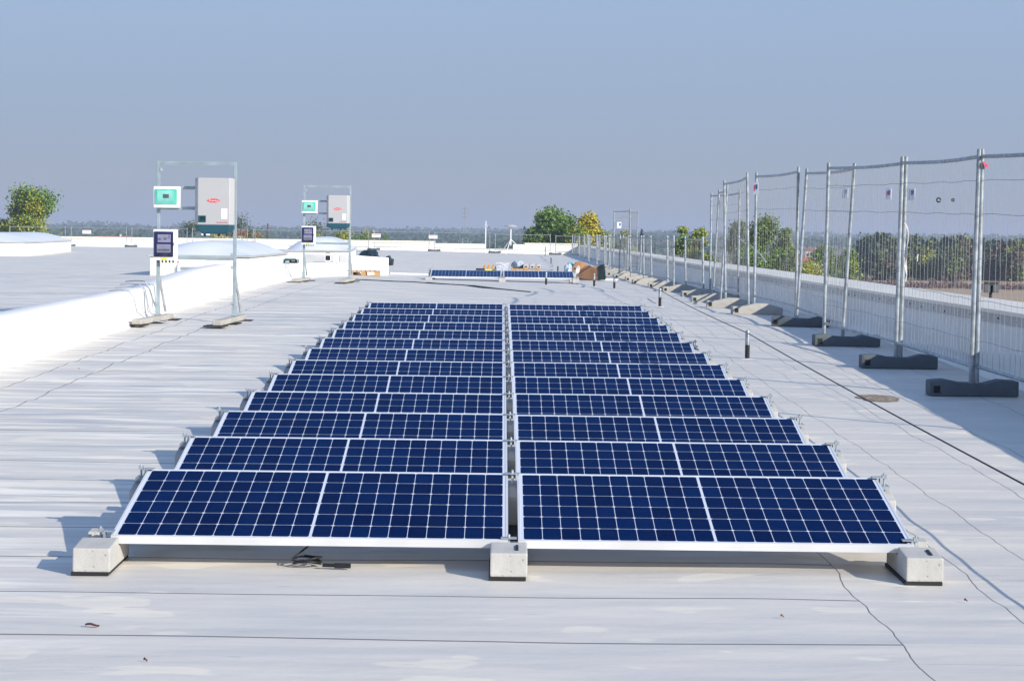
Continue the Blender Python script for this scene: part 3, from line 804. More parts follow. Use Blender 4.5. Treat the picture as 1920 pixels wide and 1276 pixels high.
def put(o0, loc, lab, rz=0.0, scale=None):
    if o0.name in placed: return dup(o0, loc, lab, rz=rz, scale=scale)
    placed.add(o0.name); o0.location = loc; o0.rotation_euler = (0,0,rz); o0['label'] = lab
    if scale: o0.scale = scale
    return o0
feet = [(3.90,9.02,'saddle',-1),(3.83,12.05,'saddle',-2),(3.84,15.35,'saddle',1),(3.86,19.25,'saddle',-14),(3.70,22.8,'arch',2),(3.66,26.3,'arch',-3)]
for i, (x, y, k, a) in enumerate(feet):
    put(ft[k], Vector((x, y, zr(x,y)+0.002)), '%s concrete fence foot from the camera along the right parapet' % ('nearest' if i==0 else ORD[i+1]), R(a))
def fence_between(o0, p, q, lab, lift=0.0, lean=0.0):
    p = Vector(p); q = Vector(q); d = q-p; L_ = d.length
    z = (zr(p.x,p.y)+zr(q.x,q.y))/2
    r = put(o0, Vector((p.x, p.y, zr(p.x,p.y)+lift)), lab, math.atan2(d.y,d.x), (L_/PLEN,1,1))
    r.rotation_euler = (R(lean), -math.atan2(zr(q.x,q.y)-zr(p.x,p.y), L_), math.atan2(d.y,d.x))
    return r
fence_between(tall0, (3.93,8.99), (4.02,5.50), 'tall mesh fence panel nearest the camera, cut off by the right edge', 0.10)
fence_between(tall0, (3.80,12.02), (3.885,8.99), 'second nearest tall mesh fence panel with a white ribbon near its far post', 0.10, -0.6)
fence_between(tall0, (3.60,15.42), (3.845,12.02), 'third tall mesh fence panel from the camera, bearing two small blue-red signs', 0.10, -0.3)
fence_between(tall0, (3.80,19.2), (3.80,15.36), 'fourth tall mesh fence panel from the camera', 0.10, -2.8)
fence_between(tall0, (3.66,22.8), (3.80,19.3), 'fifth tall mesh fence panel from the camera, with a small sign at its far post', 0.12)
fence_between(tall0, (3.62,26.5), (3.60,23.0), 'sixth tall mesh fence panel from the camera, next to hanging white tape', 0.12, 1.5)
fence_between(tall0, (3.87,31.2), (3.66,27.7), 'leaning tall mesh fence panel beyond the white tape', 0.10, -2.5)
fence_between(tall0, (4.10,34.2), (4.30,30.9), 'tall mesh fence panel standing closest to the parapet', 0.10)
# low panels behind
lows = [(3.95,34.0,3.87,37.2),(3.60,37.0,3.72,40.4),(3.75,40.6,3.42,44.0),(3.62,44.1,3.30,47.3),(3.55,47.4,3.42,51.0),(3.20,51.2,3.60,54.5),(3.55,54.6,3.30,58.2),(3.25,58.3,3.45,61.6),(3.5,66.0,3.7,69.4),(3.75,70,3.55,73.4),(3.6,74,3.8,77.5),(3.8,78,3.6,81.5),(3.65,84,3.9,87.4),(3.8,88,3.75,91.4),(3.85,93,3.7,96.4),(3.75,98,3.9,101.4),(3.9,104,3.8,107.4),(3.8,110,3.9,113.4)]
for i, (a, b_, c_, d_) in enumerate(lows):
    fence_between(low0, (c_, d_), (a, b_), 'low mesh guard panel, %s from the camera along the right parapet' % ('nearest' if i==0 else ORD[i+1]), 0.08, random.uniform(-3,3))
pt = at(1150, 515, 62); pt2 = at(1180, 515, 58.6); pt3 = at(1194, 515, 62.5)
fence_between(tall0, (pt.x, pt.y), (pt2.x, pt2.y), 'lone tall mesh panel rising above the distant low guard panels', 0.06)
fence_between(tall0, (pt2.x, pt2.y+0.1), (pt3.x, pt3.y), 'tall mesh panel behind the lone tall one, nearly edge-on', 0.06)
for i, y in enumerate([29.9,30.9,33.6,37.0,40.5,43.9,47.3,51.0,54.5,58.2,61.7,65.8]):
    x = [3.72,3.95,3.85,3.72,3.66,3.50,3.52,3.42,3.40,3.45,3.35,3.40][i]
    put(ft['arch'], Vector((x, y, zr(x,y)+0.002)), '%s concrete fence foot from the camera along the right parapet' % ORD[i+7], R(random.uniform(-6,6)))
# guard panels along the far parapet
for i in range(13):
    x0 = -28.6 + i*3.52
    if x0 > 3.2: break
    if i == 11: pass
    lab = 'low guard panel in front of the far parapet, %s from the left' % ORD[i+1]
    r = put(low0, Vector((x0, 117.6+random.uniform(-.2,.2), zr(x0,118)+0.05)), lab, R(random.uniform(-1,1)))
for i in range(10):
    x0 = -28.6 + i*3.52
    put(ft['saddle'], Vector((x0-0.02, 117.6, zr(x0,118)+0.004)), 'concrete foot of the far guard fence, %s from the left' % ORD[i+1], R(random.uniform(-3,3)))

# small signs and ribbons on the fences
def sign(p, wx, hz, rz, lab, red=True):
    r = empty('fence_sign', p, lab, 'sign', 'small signs on the fences', rz)
    b = MB(); b.box((-wx/2,-0.004,-hz/2),(wx/2,0.0,hz/2)); b.build('plate', M['paper'], r)
    b = MB(); b.box((0,-0.0065,0.0),(wx*0.36,-0.0045,hz*0.32)); b.box((wx*0.05,-0.0065,-hz*0.12),(wx*0.22,-0.0045,0.0)); b.build('blue_emblem', M['blueprint'], r)
    if red: b = MB(); b.box((-wx*0.36,-0.0065,-hz*0.06),(-0.001,-0.0045,hz*0.30)); b.box((-wx*0.34,-0.0065,-hz*0.25),(-wx*0.2,-0.0045,-hz*0.07)); b.build('red_emblem', M['redlabel'], r)
    return r
p_ = at(1675,364,12.65); sign(Vector((3.80+0.012,12.66,p_.z)), 0.20, 0.11, R(-85), 'white plate with red and blue emblem left of the second fence joint')
p_ = at(1705,364,11.7); sign(Vector((p_.x+0.02,11.7,p_.z)), 0.30, 0.11, R(-87), 'white plate with blue emblem right of the second fence joint', False)
p_ = at(1580,362,16.2); sign(Vector((p_.x+0.03,16.2,p_.z)), 0.35, 0.11, R(-88), 'pale plate with blue emblem near the third fence joint', False)
p_ = at(1416,353,22.3); sign(Vector((p_.x+0.01,22.3,p_.z)), 0.08, 0.17, R(-35), 'tilted white plate hanging near the top of the fifth panel')
p_ = at(1161,422,61.5); sign(Vector((p_.x,61.5,p_.z)), 0.14, 0.20, 0, 'small white plate on the lone tall fence panel', False)
for q, (x, lab) in enumerate(((-24.0,'white notice on the far fence near the left tree'),(-17.1,'white notice on the far fence right of the left skylight'),(-7.2,'white notice on the far fence behind the farther inverter'),(-3.9,'white notice on the far fence left of the parapet gap'))):
    o_ = empty('notice_board', (x-0.4,117.5,zr(x,118)+0.75), lab, 'sign', 'notices on the far fence')
    b = MB(); b.box((0,-0.01,0),(0.5,0,0.2)); b.build('plate', M['paper'], o_); b = MB(); b.box((0.05,-0.014,0.12),(0.45,-0.0105,0.155)); b.build('red_band', M['redlabel'], o_)

def ribbon(name, pts_, ws, m, lab, cat):
    b = MB(); o = 0
    for i, (p, w_) in enumerate(zip(pts_, ws)):
        p = Vector(p); a = 0.9*math.sin(i*1.1); s_ = Vector((math.cos(a), math.sin(a), 0))*w_/2; n_ = Vector((-math.sin(a), math.cos(a), 0))*0.002
        b.v += [p-s_-n_, p+s_-n_, p+s_+n_, p-s_+n_]
        if i:
            k = len(b.v)-8
            for q in range(4): b.face([k+q, k+(q+1)%4, k+4+(q+1)%4, k+4+q])
    n = len(b.v); b.face([0,1,2,3]); b.face([n-4,n-3,n-2,n-1])
    return tag(b.build(name, m, smooth=False), lab, cat)
Y_ = 11.6
ribbon('ribbon', [at(1697,417,Y_),at(1700,425,Y_),at(1703,436,Y_),at(1703,450,Y_),at(1699,464,Y_),at(1698,480,Y_),at(1698,500,Y_),at(1700,515,Y_),at(1698,527,Y_)], [.02,.04,.012,.012,.022,.03,.03,.012,.015], M['ribbon'], 'long twisted white ribbon tied beside the second fence joint', 'ribbon')
ribbon('ribbon', [at(1722,476,11.3),at(1720,482,11.3),at(1720,490,11.3)], [.012,.02,.012], M['ribbon'], 'tiny white scrap of ribbon on the mesh of the second panel', 'ribbon')
b = MB(); b.tube(refine([at(1385,446,26.0),at(1394,454,25.6),at(1410,462,25.0),at(1424,475,24.3),at(1436,491,23.6)],0.1), 0.011, 5)
tag(b.build('hanging_tape', M['ribbon'], smooth=True), 'white tape drooping diagonally between fence panels against the trees', 'tape')
p_ = at(1845,303,8.93)
ribbon('ribbon', [p_, p_+Vector((0.01,0,-0.03)), p_+Vector((0.025,0,-0.05)), p_+Vector((0.03,0,-0.02))], [.02,.035,.03,.02], M['redlabel'], 'red scrap tied to the top of the nearest fence joint', 'ribbon')
for px_, lab in ((1760,'open black cable tie hooked on the upper wire of the second panel'),(1787,'bunched black cable tie beside the open one')):
    p_ = at(px_,375,10.4); b = MB(); rr = 0.018 if px_ == 1760 else 0.011
    b.tube([p_+Vector((rr*math.cos(t*math.pi/6), 0, rr*math.sin(t*math.pi/6))) for t in range(12)], 0.0065, 5)
    tag(b.build('cable_tie', M['black'], smooth=True), lab, 'cable tie')

# ------------------------------------------------------------------ safety posts and rope
posts = [(2.44,-2.6),(2.46,13.0),(2.50,25.9),(2.40,38.2),(2.02,39.6),(0.95,39.9)]
pl_ = []
def make_post():
    r = empty('safety_post', (0,0,0), 'x', 'post', 'black and white posts carrying the rope')
    b = MB(); b.lathe([(0.036,0),(0.026,0.004),(0.024,0.006),(0.024,0.15)], (0,0,0), 14); b.build('black_base', M['rubber'], r, smooth=True)
    b = MB(); b.lathe([(0.0235,0.15),(0.0235,0.285),(0.020,0.296),(0.008,0.30)], (0,0,0), 14); b.build('pale_sleeve', M['galv'], r, smooth=True)
    b = MB(); b.lathe([(0.036,0.0005),(0.07,0.0008),(0.075,0.004),(0.04,0.012)][::-1], (0,0,0), 14); b.build('base_collar', M['wall'], r, smooth=True)
    return r
sp0 = make_post(); index_kids()
for i, (x, y) in enumerate(posts):
    put(sp0, Vector((x,y,zr(x,y))), ['black and silver post just off the frame beside the front row','tallest-looking black and silver post right of the middle panel rows','black and silver post right of the rearmost panel row','short post at the foot of the fence beyond the panels','short post in front of the cardboard heap, middle one','short post at the right end of the back row'][i])
rp = []
for i in range(4):
    if i+1 >= len(posts): break
    a = Vector((posts[i][0], posts[i][1], zr(*posts[i])+0.27)); c = Vector((posts[i+1][0], posts[i+1][1], zr(*posts[i+1])+0.27))
    n = 24
    for k in range(n): 
        t = k/n; q = a.lerp(c, t); q.z -= 0.02*4*t*(1-t); rp.append(q)
rp.append(Vector((posts[4][0], posts[4][1], zr(*posts[4])+0.27)))
b = MB(); b.tube(rp, 0.0048, 6); tag(b.build('safety_rope', M['rope'], smooth=True), 'dark rope strung low over the posts right of the array', 'rope')
# dark cables lying on the roof behind the array
def lay(pts_, r_, lab, m='black', name='loose_cable'):
    q = []
    for i, (px_, py_) in enumerate(pts_):
        # intersect with the roof by iteration
        Y = 25.0
        for it in range(30):
            d = FW + RT*((px_-960)/FPX) - UP*((py_-638)/FPX)
            P = CAM + d*((Y-CAM.y)/d.y); z = zr(P.x, P.y)
            Y = CAM.y + (z-CAM.z)/d.z*d.y
        P = CAM + d*((Y-CAM.y)/d.y); q.append(Vector((P.x, P.y, zr(P.x,P.y)+r_*0.9)))
    b = MB(); b.tube(q, r_, 5); return tag(b.build(name, M[m], smooth=True), lab, 'cable')
lay([(655,524),(700,526),(740,528),(775,529),(800,531),(832,533),(870,535),(905,540),(945,543),(995,548)], 0.011, 'long dark cable wandering across the roof behind the array')
lay([(800,530),(850,534),(890,536),(930,541),(965,545)], 0.009, 'short dark cable beside the long one behind the array')
lay([(1250,557),(1230,569),(1214,560)], 0.005, 'thin grey wire between the array and the posts', 'grey_cable')

# ------------------------------------------------------------------ things lying on the roof
def onroof(px_, Y): p = at(px_, 500, Y); return Vector((p.x, p.y, zr(p.x, p.y)))
# bottle
p_ = at(334,512,39.4)
r = empty('water_bottle', (p_.x,p_.y,zr(p_.x,p_.y)+0.0), 'clear water bottle with red cap before the white skylight kerb', 'bottle')
b = MB(); b.lathe([(0.042,0),(0.047,0.01),(0.047,0.09),(0.041,0.13),(0.047,0.17),(0.045,0.22),(0.016,0.285),(0.014,0.30)], (0,0,0), 14); b.build('body', M['clear'], r, smooth=True)
b = MB(); b.lathe([(0.018,0.30),(0.018,0.33)], (0,0,0), 10); b.build('cap', M['red'], r)
b = MB(); b.lathe([(0.0478,0.03),(0.0478,0.085)], (0,0,0), 14); b.build('label', M['redlabel'], r, smooth=True)
def heap(name, c, s, m, lab, cat, seed, n=2):
    rnd = random.Random(seed); bm_ = bmesh.new(); bmesh.ops.create_icosphere(bm_, subdivisions=3, radius=1)
    off = Vector((rnd.uniform(0,50),)*3)
    for v in bm_.verts:
        k = 1 + 0.35*mn.noise(v.co*1.4+off) + 0.16*abs(mn.noise(v.co*4+off))
        v.co = Vector((v.co.x*s[0]*k, v.co.y*s[1]*k, max(0, v.co.z*0.9+0.35)*s[2]*k/1.25))
    me = bpy.data.meshes.new(name); bm_.to_mesh(me); bm_.free(); me.materials.append(m)
    o = bpy.data.objects.new(name, me); COL.objects.link(o); o.location = c
    return tag(o, lab, cat)
p_ = at(692,476,60.5); heap('rubbish_bag', Vector((p_.x,p_.y,zr(p_.x,p_.y)+0.08)), (0.36,0.4,0.42), M['bag'], 'dark plastic bag lying on the roof behind the parapet block', 'bag', 1)
p_ = onroof(730,62.0); heap('rubbish_bag', p_, (0.14,0.2,0.30), M['bag'], 'small dark plastic bag right of the parapet block', 'bag', 2)
# tool bag
p_ = Vector((-4.95+0.15, 40.9, 0.71)); tb = empty('tool_bag', (at(545,490,41.2).x, 41.3, 0.70), 'open black and green tool bag on top of the left parapet', 'bag')
b = MB(); b.box((-0.17,-0.12,0.002),(0.17,0.12,0.09)); b.build('body', M['black'], tb, 0.015, True, seg=2)
b = MB(); b.tube([(-0.17,-0.125,0.0),(-0.15,-0.125,0.08),(-0.1,-0.125,0.11),(0.1,-0.125,0.11),(0.15,-0.125,0.08),(0.17,-0.125,0.0)],0.012,6); b.build('trim', M['teal_dark'], tb, smooth=True)
b = MB(); b.box((-0.12,-0.135,0.01),(-0.03,-0.121,0.06)); b.box((0.02,-0.135,0.045),(0.10,-0.121,0.06)); b.build('pocket', M['grey_cable'], tb)
# meter boxes behind farther stand
Ym = 43.35
pm = at(616,492,Ym); mb = empty('control_box', (pm.x, Ym, 0.70), 'white framed box with black screen on the parapet by the farther stand', 'electrical box')
b = MB(); b.box((-0.10,-0.05,0.0),(0.06,0.05,0.20)); b.build('frame', M['white_plastic'], mb, 0.015, True, seg=2)
b = MB(); b.box((-0.065,-0.056,0.05),(0.045,-0.0505,0.165)); b.build('screen', M['black'], mb)
b = MB(); b.tube([(-0.08,-0.02,0.205),(-0.05,-0.02,0.225),(0.02,-0.02,0.225),(0.05,-0.02,0.205)],0.009,6); b.build('handle', M['dark_metal'], mb)
mb2 = empty('junction_box', (pm.x+0.17, Ym, 0.70), 'plain white box right of the black-screened control box', 'electrical box')
b = MB(); b.box((-0.07,-0.05,0.0),(0.08,0.05,0.19)); b.build('case', M['white_plastic'], mb2, 0.01, True); b = MB(); b.box((0.085,-0.04,0.01),(0.097,0.04,0.18)); b.build('lid_edge', M['galv_dull'], mb2)
for q, (a, e) in enumerate((((598,492),(607,521)),((610,492),(613,521)),((624,493),(640,520)))):
    p0 = at(a[0],a[1],43.2); p1 = at(e[0],e[1],42.6); mid_ = (p0+p1)/2 + Vector((0.09 if q<2 else -0.05,-0.05,0.03))
    p1.z = zr(p1.x,p1.y)+0.01; p0.z = 0.715; p1.y = 42.9 if q<2 else 43.2
    b = MB(); b.tube(refine([p0+Vector((-0.15,0.1,0.0)), p0, p0+Vector((0.05,-0.22,-0.05)), mid_+Vector((0,-0.15,0)), p1],0.08), 0.006, 5)
    tag(b.build('power_cable', M['grey_cable'], smooth=True), ['leftmost grey cable dropping down the parapet behind the farther stand','middle grey cable dropping down the parapet behind the farther stand','rightmost thin cable running from the parapet to the farther stand foot'][q], 'cable', 'cables behind the farther stand')
pk = at(612,470,58.4); b = MB(); b.tube([pk+Vector((-.2,0,0)),pk+Vector((-.1,0,.03)),pk+Vector((.0,0,.0)),pk+Vector((.12,0,.04))],[.02,.03,.05,.02],6)
tag(b.build('cloth_scrap', M['card_dark'], smooth=True), 'small brown rag lying on the rim of the farthest centre skylight', 'rag')

def pallet(c, sx, sy, lab, name='pallet', m='wood'):
    r = empty(name, c, lab, 'pallet', 'wooden pallets on the roof')
    b = MB()
    for k in range(7): b.box((-sx/2+k*sx/7+0.01,-sy/2,0.115),(-sx/2+(k+1)*sx/7-0.02,sy/2,0.135))
    b.build('deck', M[m], r)
    for y in (-sy/2+0.05,0,sy/2-0.05):
        b = MB(); b.box((-sx/2,y-0.05,0.0),(sx/2,y+0.05,0.018)); 
        b.box((-sx/2,y-0.05,0.095),(sx/2,y+0.05,0.1145)); b.build('board', M[m], r)
        for x in (-sx/2+0.07,0,sx/2-0.07):
            b = MB(); b.box((x-0.06,y-0.045,0.0185),(x+0.06,y+0.045,0.0945)); b.build('spacer', M[m], r)
    return r
pa = onroof(986,50.0); pallet(pa+Vector((0,0,0.08)), 0.80, 0.8, 'wooden pallet loaded with grey concrete blocks behind the short row')
for k, (px_, lab) in enumerate(((985,'first pale concrete block from the left on the loaded pallet'),(997,'second pale concrete block from the left on the loaded pallet'),(1009,'rightmost pale concrete block on the loaded pallet'))):
    q = onroof(px_,49.8); bb_ = empty('concrete_block', (q.x,q.y,q.z+0.217), lab, 'concrete block', 'concrete blocks stacked on the pallet')
    b = MB(); b.prism([(-0.06,0),(-0.06,0.10),(-0.03,0.13),(0.05,0.13),(0.06,0.09),(0.06,0)], -0.2, 0.2, 'y'); b.build('block', M['concrete'], bb_, 0.01)
    b = MB(); b.box((-0.02,-0.204,0.03),(0.045,-0.2005,0.06)); b.build('slot', M['rubber'], bb_)
q = onroof(972,50.0); heap('plastic_bag', Vector((q.x,q.y,q.z+0.217)), (0.17,0.25,0.19), M['tarp'], 'crumpled grey plastic on the left end of the loaded pallet', 'bag', 5)
q = onroof(965,51.6); heap('rubbish_bag', q+Vector((0,0.1,0.22)), (0.09,0.12,0.14), M['bag'], 'black plastic behind the crumpled grey plastic on the pallet', 'bag', 9)
pb = onroof(927,50.0); tg = empty('wooden_rack', pb+Vector((-0.05,0,0.08)), 'orange wooden offcuts heaped left of the loaded pallet', 'wood pile', None)
b = MB()
for k in range(5): b.box((-0.25+k*0.11,-0.2,0.10),(-0.20+k*0.11,0.2,0.21), Matrix.Rotation(0.5,3,'Y'))
b.build('slats', M['wood_orange'], tg); b = MB(); b.box((-0.20,-0.25,0.02),(0.2,0.25,0.09)); b.build('yellow_box', M['yellow'], tg)
b = MB(); b.box((-0.45,-0.2,0.0),(-0.21,0.2,0.10)); b.build('dark_box', M['rubber'], tg)
pd = onroof(947,49.6); b = MB()
b.v += [pd+Vector(v) for v in ((-0.26,0.4,0.36),(0.12,0.5,0.36),(0.05,-0.3,0.10),(-0.22,-0.3,0.08),(-0.26,0.4,0.34),(0.12,0.5,0.34),(0.05,-0.3,0.08),(-0.22,-0.3,0.06))]
for q in ((0,1,2,3),(7,6,5,4),(0,4,5,1),(1,5,6,2),(2,6,7,3),(3,7,4,0)): b.face(list(q))
tag(b.build('plastic_sheet', M['card_white']), 'white board leaning between the wood pile and the loaded pallet', 'board')
pe = onroof(684,44.6); pallet(pe+Vector((-0.0,-0.2,0.0)), 0.78, 0.5, 'low wooden pallet lying in front of the parapet block', m='wood')
qq = pe+Vector((0,-0.2,0.136)); b = MB(); b.box((-0.40,-0.25,0),(0.40,0.25,0.025)); o_ = b.build('plastic_board', M['card_white'], loc=qq); tag(o_, 'pale board covering the low pallet by the parapet block', 'board')
# cardboard box
Yc = 47.0; c0_ = at(1104,521,Yc); c0_.z = zr(c0_.x,c0_.y)
cb = empty('cardboard_box', c0_, 'large crumpled brown cardboard box open on its side by the right parapet', 'cardboard box')
def poly(pts2, y0, y1):
    b = MB(); n = len(pts2)
    for y in (y0, y1):
        for x, z in pts2: b.v.append(Vector((x, y, z)))
    b.face(list(range(n))); b.face(list(range(n, 2*n)))
    for i in range(n): j=(i+1)%n; b.face([i,j,n+j,n+i])
    return b
k_ = 1/72.0
def pxz(l): return [((x-1104)*k_, (521-z)*k_) for x, z in l]
poly(pxz([(1080,514),(1086,504),(1101,493),(1118,499),(1120,520),(1108,520),(1088,517)]), -0.28, -0.262).build('front_panel', M['card_dark'], cb)
poly(pxz([(1073,498),(1080,488),(1092,487),(1101,493),(1088,503),(1080,507),(1074,505)]), -0.2, 0.3).build('top_flap', M['card'], cb)
poly(pxz([(1071,518),(1073,502),(1080,498),(1084,506),(1081,516)]), -0.24, 0.25).build('side_panel', M['card'], cb)
poly(pxz([(1101,493),(1112,496),(1120,495),(1120,500)]), -0.259, 0.3).build('back_flap', M['card'], cb)
poly(pxz([(1118,497),(1124,492),(1132,491),(1135,517),(1133,520),(1120,520)]), -0.27, 0.2).build('dark_side', M['bag'], cb)
poly(pxz([(1080,498),(1084,493),(1087,498),(1085,508),(1081,512),(1078,506)]), -0.30, -0.285).build('plastic_wrap', M['card_white'], cb)
pt_ = at(1066,510,50.5); pt_.z = zr(pt_.x,pt_.y)
heap('tarpaulin', pt_+Vector((0,0,-0.02)), (0.13,0.2,0.36), M['tarp'], 'upright bundle of pale blue sheeting left of the cardboard box', 'tarpaulin', 12)
pt_ = at(1068,480,56.0); heap('rubbish_bag', Vector((pt_.x,pt_.y,zr(pt_.x,pt_.y)+0.1)), (0.14,0.2,0.2), M['teal_dark'], 'dark green bag behind the pale blue sheeting', 'bag', 14)
for px_, Y, h_, lab in ((1046,54,0.24,'thin dark rod standing left of the blue sheeting'),(1033,80,0.22,'short dark rod far behind the short row'),(1022,110,0.5,'thin rod near the far parapet right of the gap')):
    q = onroof(px_,Y); b = MB(); b.tube([q, q+Vector((0,0,h_))], 0.02, 6); tag(b.build('rod', M['dark_metal']), lab, 'rod')
# mast, dish on tripod, lightning rod
q = onroof(905,116.5); ms = empty('antenna_mast', q, 'slim mast with a small box behind the left side of the parapet gap', 'mast')
b = MB(); b.tube([(0.15,0,0),(0.15,0,1.5),(0.16,0,1.85)],[0.03,0.03,0.02],6); b.build('pole', M['white_plastic'], ms)
b = MB(); b.box((0.08,-0.05,1.5),(0.26,0.05,1.62)); b.build('sensor', M['grey_cable'], ms)
q = onroof(957,114.5); dt = empty('work_lamp', q, 'mushroom-topped lamp on a white tripod right of the parapet gap', 'lamp')
b = MB(); b.tube([(0,0,0.5),(0,0,1.5)],0.035,6); b.build('pole', M['white_plastic'], dt)
for a in (0,2.1,4.2): b = MB(); b.tube([(0.9*math.cos(a+.2),0.6*math.sin(a+.2),0),(0,0,0.85)],0.022,5); b.build('leg', M['white_plastic'], dt)
b = MB(); b.lathe([(0.05,1.5),(0.35,1.55),(0.36,1.60),(0.2,1.66),(0.02,1.68)],(0,0,0),16); b.build('head', M['flash'], dt, smooth=True)
for px_, t_, Y, lab in ((478,408,119.2,'slim lightning rod on the far roof between the two inverter stands'),):
    q = onroof(px_,Y); tp = at(px_,t_,Y); b = MB(); b.tube([q, tp],[0.03,0.018],6); tag(b.build('lightning_rod', M['galv']), lab, 'rod')

# small litter blown onto the roof
for k, (lx, ly, lab) in enumerate(((-1.54,-1.33,'curled dark red-brown dead leaf on the foreground roof at the left'),(1.80,-0.62,'tiny dark crumb beside the right front ballast block'),(1.02,-1.0,'small brown crumb on the roof below the right front panel'),(-1.25,-1.92,'small dark scrap at the bottom left of the roof'),(-3.9,10.6,'small brown leaf near the foot of the left parapet'))):
    b = MB(); z0_ = zr(lx,ly)+0.007; q_ = 0.026 if k == 0 else 0.007
    n = 7
    for j in range(n):
        f = j/(n-1); wv = q_*0.35*math.sin(math.pi*min(.97,max(.06,f)))
        b.v += [Vector((lx+q_*2*(f-.5), ly-wv, z0_+0.004*math.sin(f*5)+.003)), Vector((lx+q_*2*(f-.5), ly, z0_+0.010+0.004*math.sin(f*5))), Vector((lx+q_*2*(f-.5), ly+wv, z0_+0.004))]
        if j:
            o = len(b.v)-6; b.face([o,o+1,o+4,o+3]); b.face([o+1,o+2,o+5,o+4])
    tag(b.build('dead_leaf', M['card_dark'] if k in (2,4) else M['rust']), lab, 'leaf litter')
# stain patch on roof near second fence foot
q = Vector((3.04,8.57,0)); b = MB(); n = 22
ang = [2*math.pi*k/n for k in range(n)]
b.v = [Vector((q.x+0.17*math.cos(a)*(1+.3*mn.noise(Vector((math.cos(a)*2,math.sin(a)*2,1)))), q.y+0.33*math.sin(a)*(1+.3*mn.noise(Vector((math.cos(a)*2,math.sin(a)*2,5)))), zr(q.x,q.y)+0.009+SL*0.33*math.sin(a))) for a in ang]
b.face(list(range(n)))
dm, t, p = base('dried_mud')
pos = t.new('ShaderNodeNewGeometry').outputs['Position']; f = t.noise(pos, 22.0, 4.0)
t.link(t.mix(t.ramp(f,0.38,0.55),(0.42,0.36,0.29),(0.17,0.11,0.07)), p.inputs['Base Color']); p.inputs['Roughness'].default_value = 0.95
tag(b.build('dirt_patch', dm), 'brown dried mud patch on the roof beside the rope', 'stain')

# ------------------------------------------------------------------ landscape
b = MB(); n = 64; b.v = [Vector((0,0,GZ))] + [Vector((7500*math.cos(2*math.pi*k/n), 7500*math.sin(2*math.pi*k/n), GZ)) for k in range(n)]
for k in range(n): b.face([0, 1+k, 1+(k+1)%n])
tag(b.build('ground', M['ground']), kind='structure')
def fpt(px_, py_):
    d = FW + RT*((px_-960)/FPX) - UP*((py_-638)/FPX); t = (GZ-CAM.z)/d.z; return CAM + d*t
b = MB(); b.v = [Vector((p.x,p.y,GZ+0.05)) for p in (fpt(1150,600), fpt(2200,640), fpt(2200,523), fpt(1560,517))]; b.face([0,1,2,3])
tag(b.build('field', M['field']), kind='structure')

def tree(x, Y, top_z, wid, kind, lab, leafn=3500, lsize=None, low=0.12, kind2=None, group='trees beyond the roof', open_=0.0, seed=None, conic=False, cat='tree'):
    rnd = random.Random(seed if seed is not None else int(abs(x)*13+Y))
    base_ = Vector((x, Y, GZ)); H = top_z - GZ
    r = empty('tree', base_, lab, cat, group)
    b = MB(); th = H*(0.55 if not conic else 0.9)
    b.tube([(0,0,-0.3),(0.05,0,th*0.5),(rnd.uniform(-.3,.3),0,th)], [H*0.026,H*0.02,H*0.007], 8)
    lobes = []
    if conic:
        for k in range(10):
            f = k/9; lobes.append((Vector((0,0,H*(0.12+0.85*f))), wid*0.5*(1-f*0.93)+0.15, H*0.09))
    else:
        nl = 28
        for k in range(nl):
            f = rnd.random(); a = rnd.uniform(0,6.283); zz = low + (0.96-low)*f
            env = math.sin(math.pi*min(1,max(0.05,(zz-low+0.18)/(1.12-low))))**0.7
            rr = wid*0.5*env*math.sqrt(rnd.uniform(0.15,1))*0.78
            rad = wid*rnd.uniform(0.11,0.22)
            lobes.append((Vector((rr*math.cos(a), rr*math.sin(a), min(H*zz, H-rad*0.6))), rad, rad*rnd.uniform(.7,1.0)))
        for k in range(9):
            c = lobes[rnd.randrange(nl)][0]; s_ = Vector((0,0,th*rnd.uniform(.35,.85)))
            b.tube([s_, (s_+c)/2+Vector((0,0,0.3)), c], [H*0.009,H*0.006,H*0.002], 5)
    b.build('trunk', M['bark'], r)
    lb = MB(); ls = (lsize or 0.34)*(0.78 if Y < 400 else 0.85)
    vtot = sum(l[1]**1.6 for l in lobes)
    for c, rad, rz in lobes:
        k = int(leafn*rad**1.6/vtot)
        for i in range(k):
            d = Vector((rnd.gauss(0,1), rnd.gauss(0,1), rnd.gauss(0,1))).normalized()
            q = rnd.random()**(0.38)*(1+0.22*rnd.gauss(0,1)*(1 if not conic else .5))
            p = c + Vector((d.x*rad*q, d.y*rad*q, d.z*rz*q))
            if p.z < 0.3: continue
            u = Vector((rnd.gauss(0,1), rnd.gauss(0,1), rnd.gauss(0,1))).normalized(); v = u.cross(Vector((rnd.gauss(0,1), rnd.gauss(0,1), rnd.gauss(0,1)))).normalized()
            s_ = ls*rnd.uniform(.5,1.25); o = len(lb.v)
            lb.v += [p-u*s_*.5, p+v*s_*.42, p+u*s_*.5, p-v*s_*.42]
            lb.cur = 1 if (kind2 and (mn.noise(c*0.35) + rnd.gauss(0,.12) > 0.02)) else 0
            lb.face([o,o+1,o+2,o+3])
    ms_ = [LEAF[kind]] + ([LEAF[kind2]] if kind2 else [])
    me = bpy.data.meshes.new('crown'); me.from_pydata([tuple(v) for v in lb.v], [], lb.f)
    for m_ in ms_: me.materials.append(m_)
    if kind2: me.polygons.foreach_set('material_index', lb.mi)
    o = bpy.data.objects.new('crown', me); COL.objects.link(o); o.parent = r
    return r
def ptree(px_, ptop, Y, wpx, kind, lab, **k):
    wpx *= 1.3; k['leafn'] = int(k.get('leafn', 3500)*(4.6 if Y < 400 else 2.4))
    p = at(px_, ptop, Y); D = Y - CAM.y
    return tree(p.x, Y, p.z, wpx*D/FPX, kind, lab, **k)
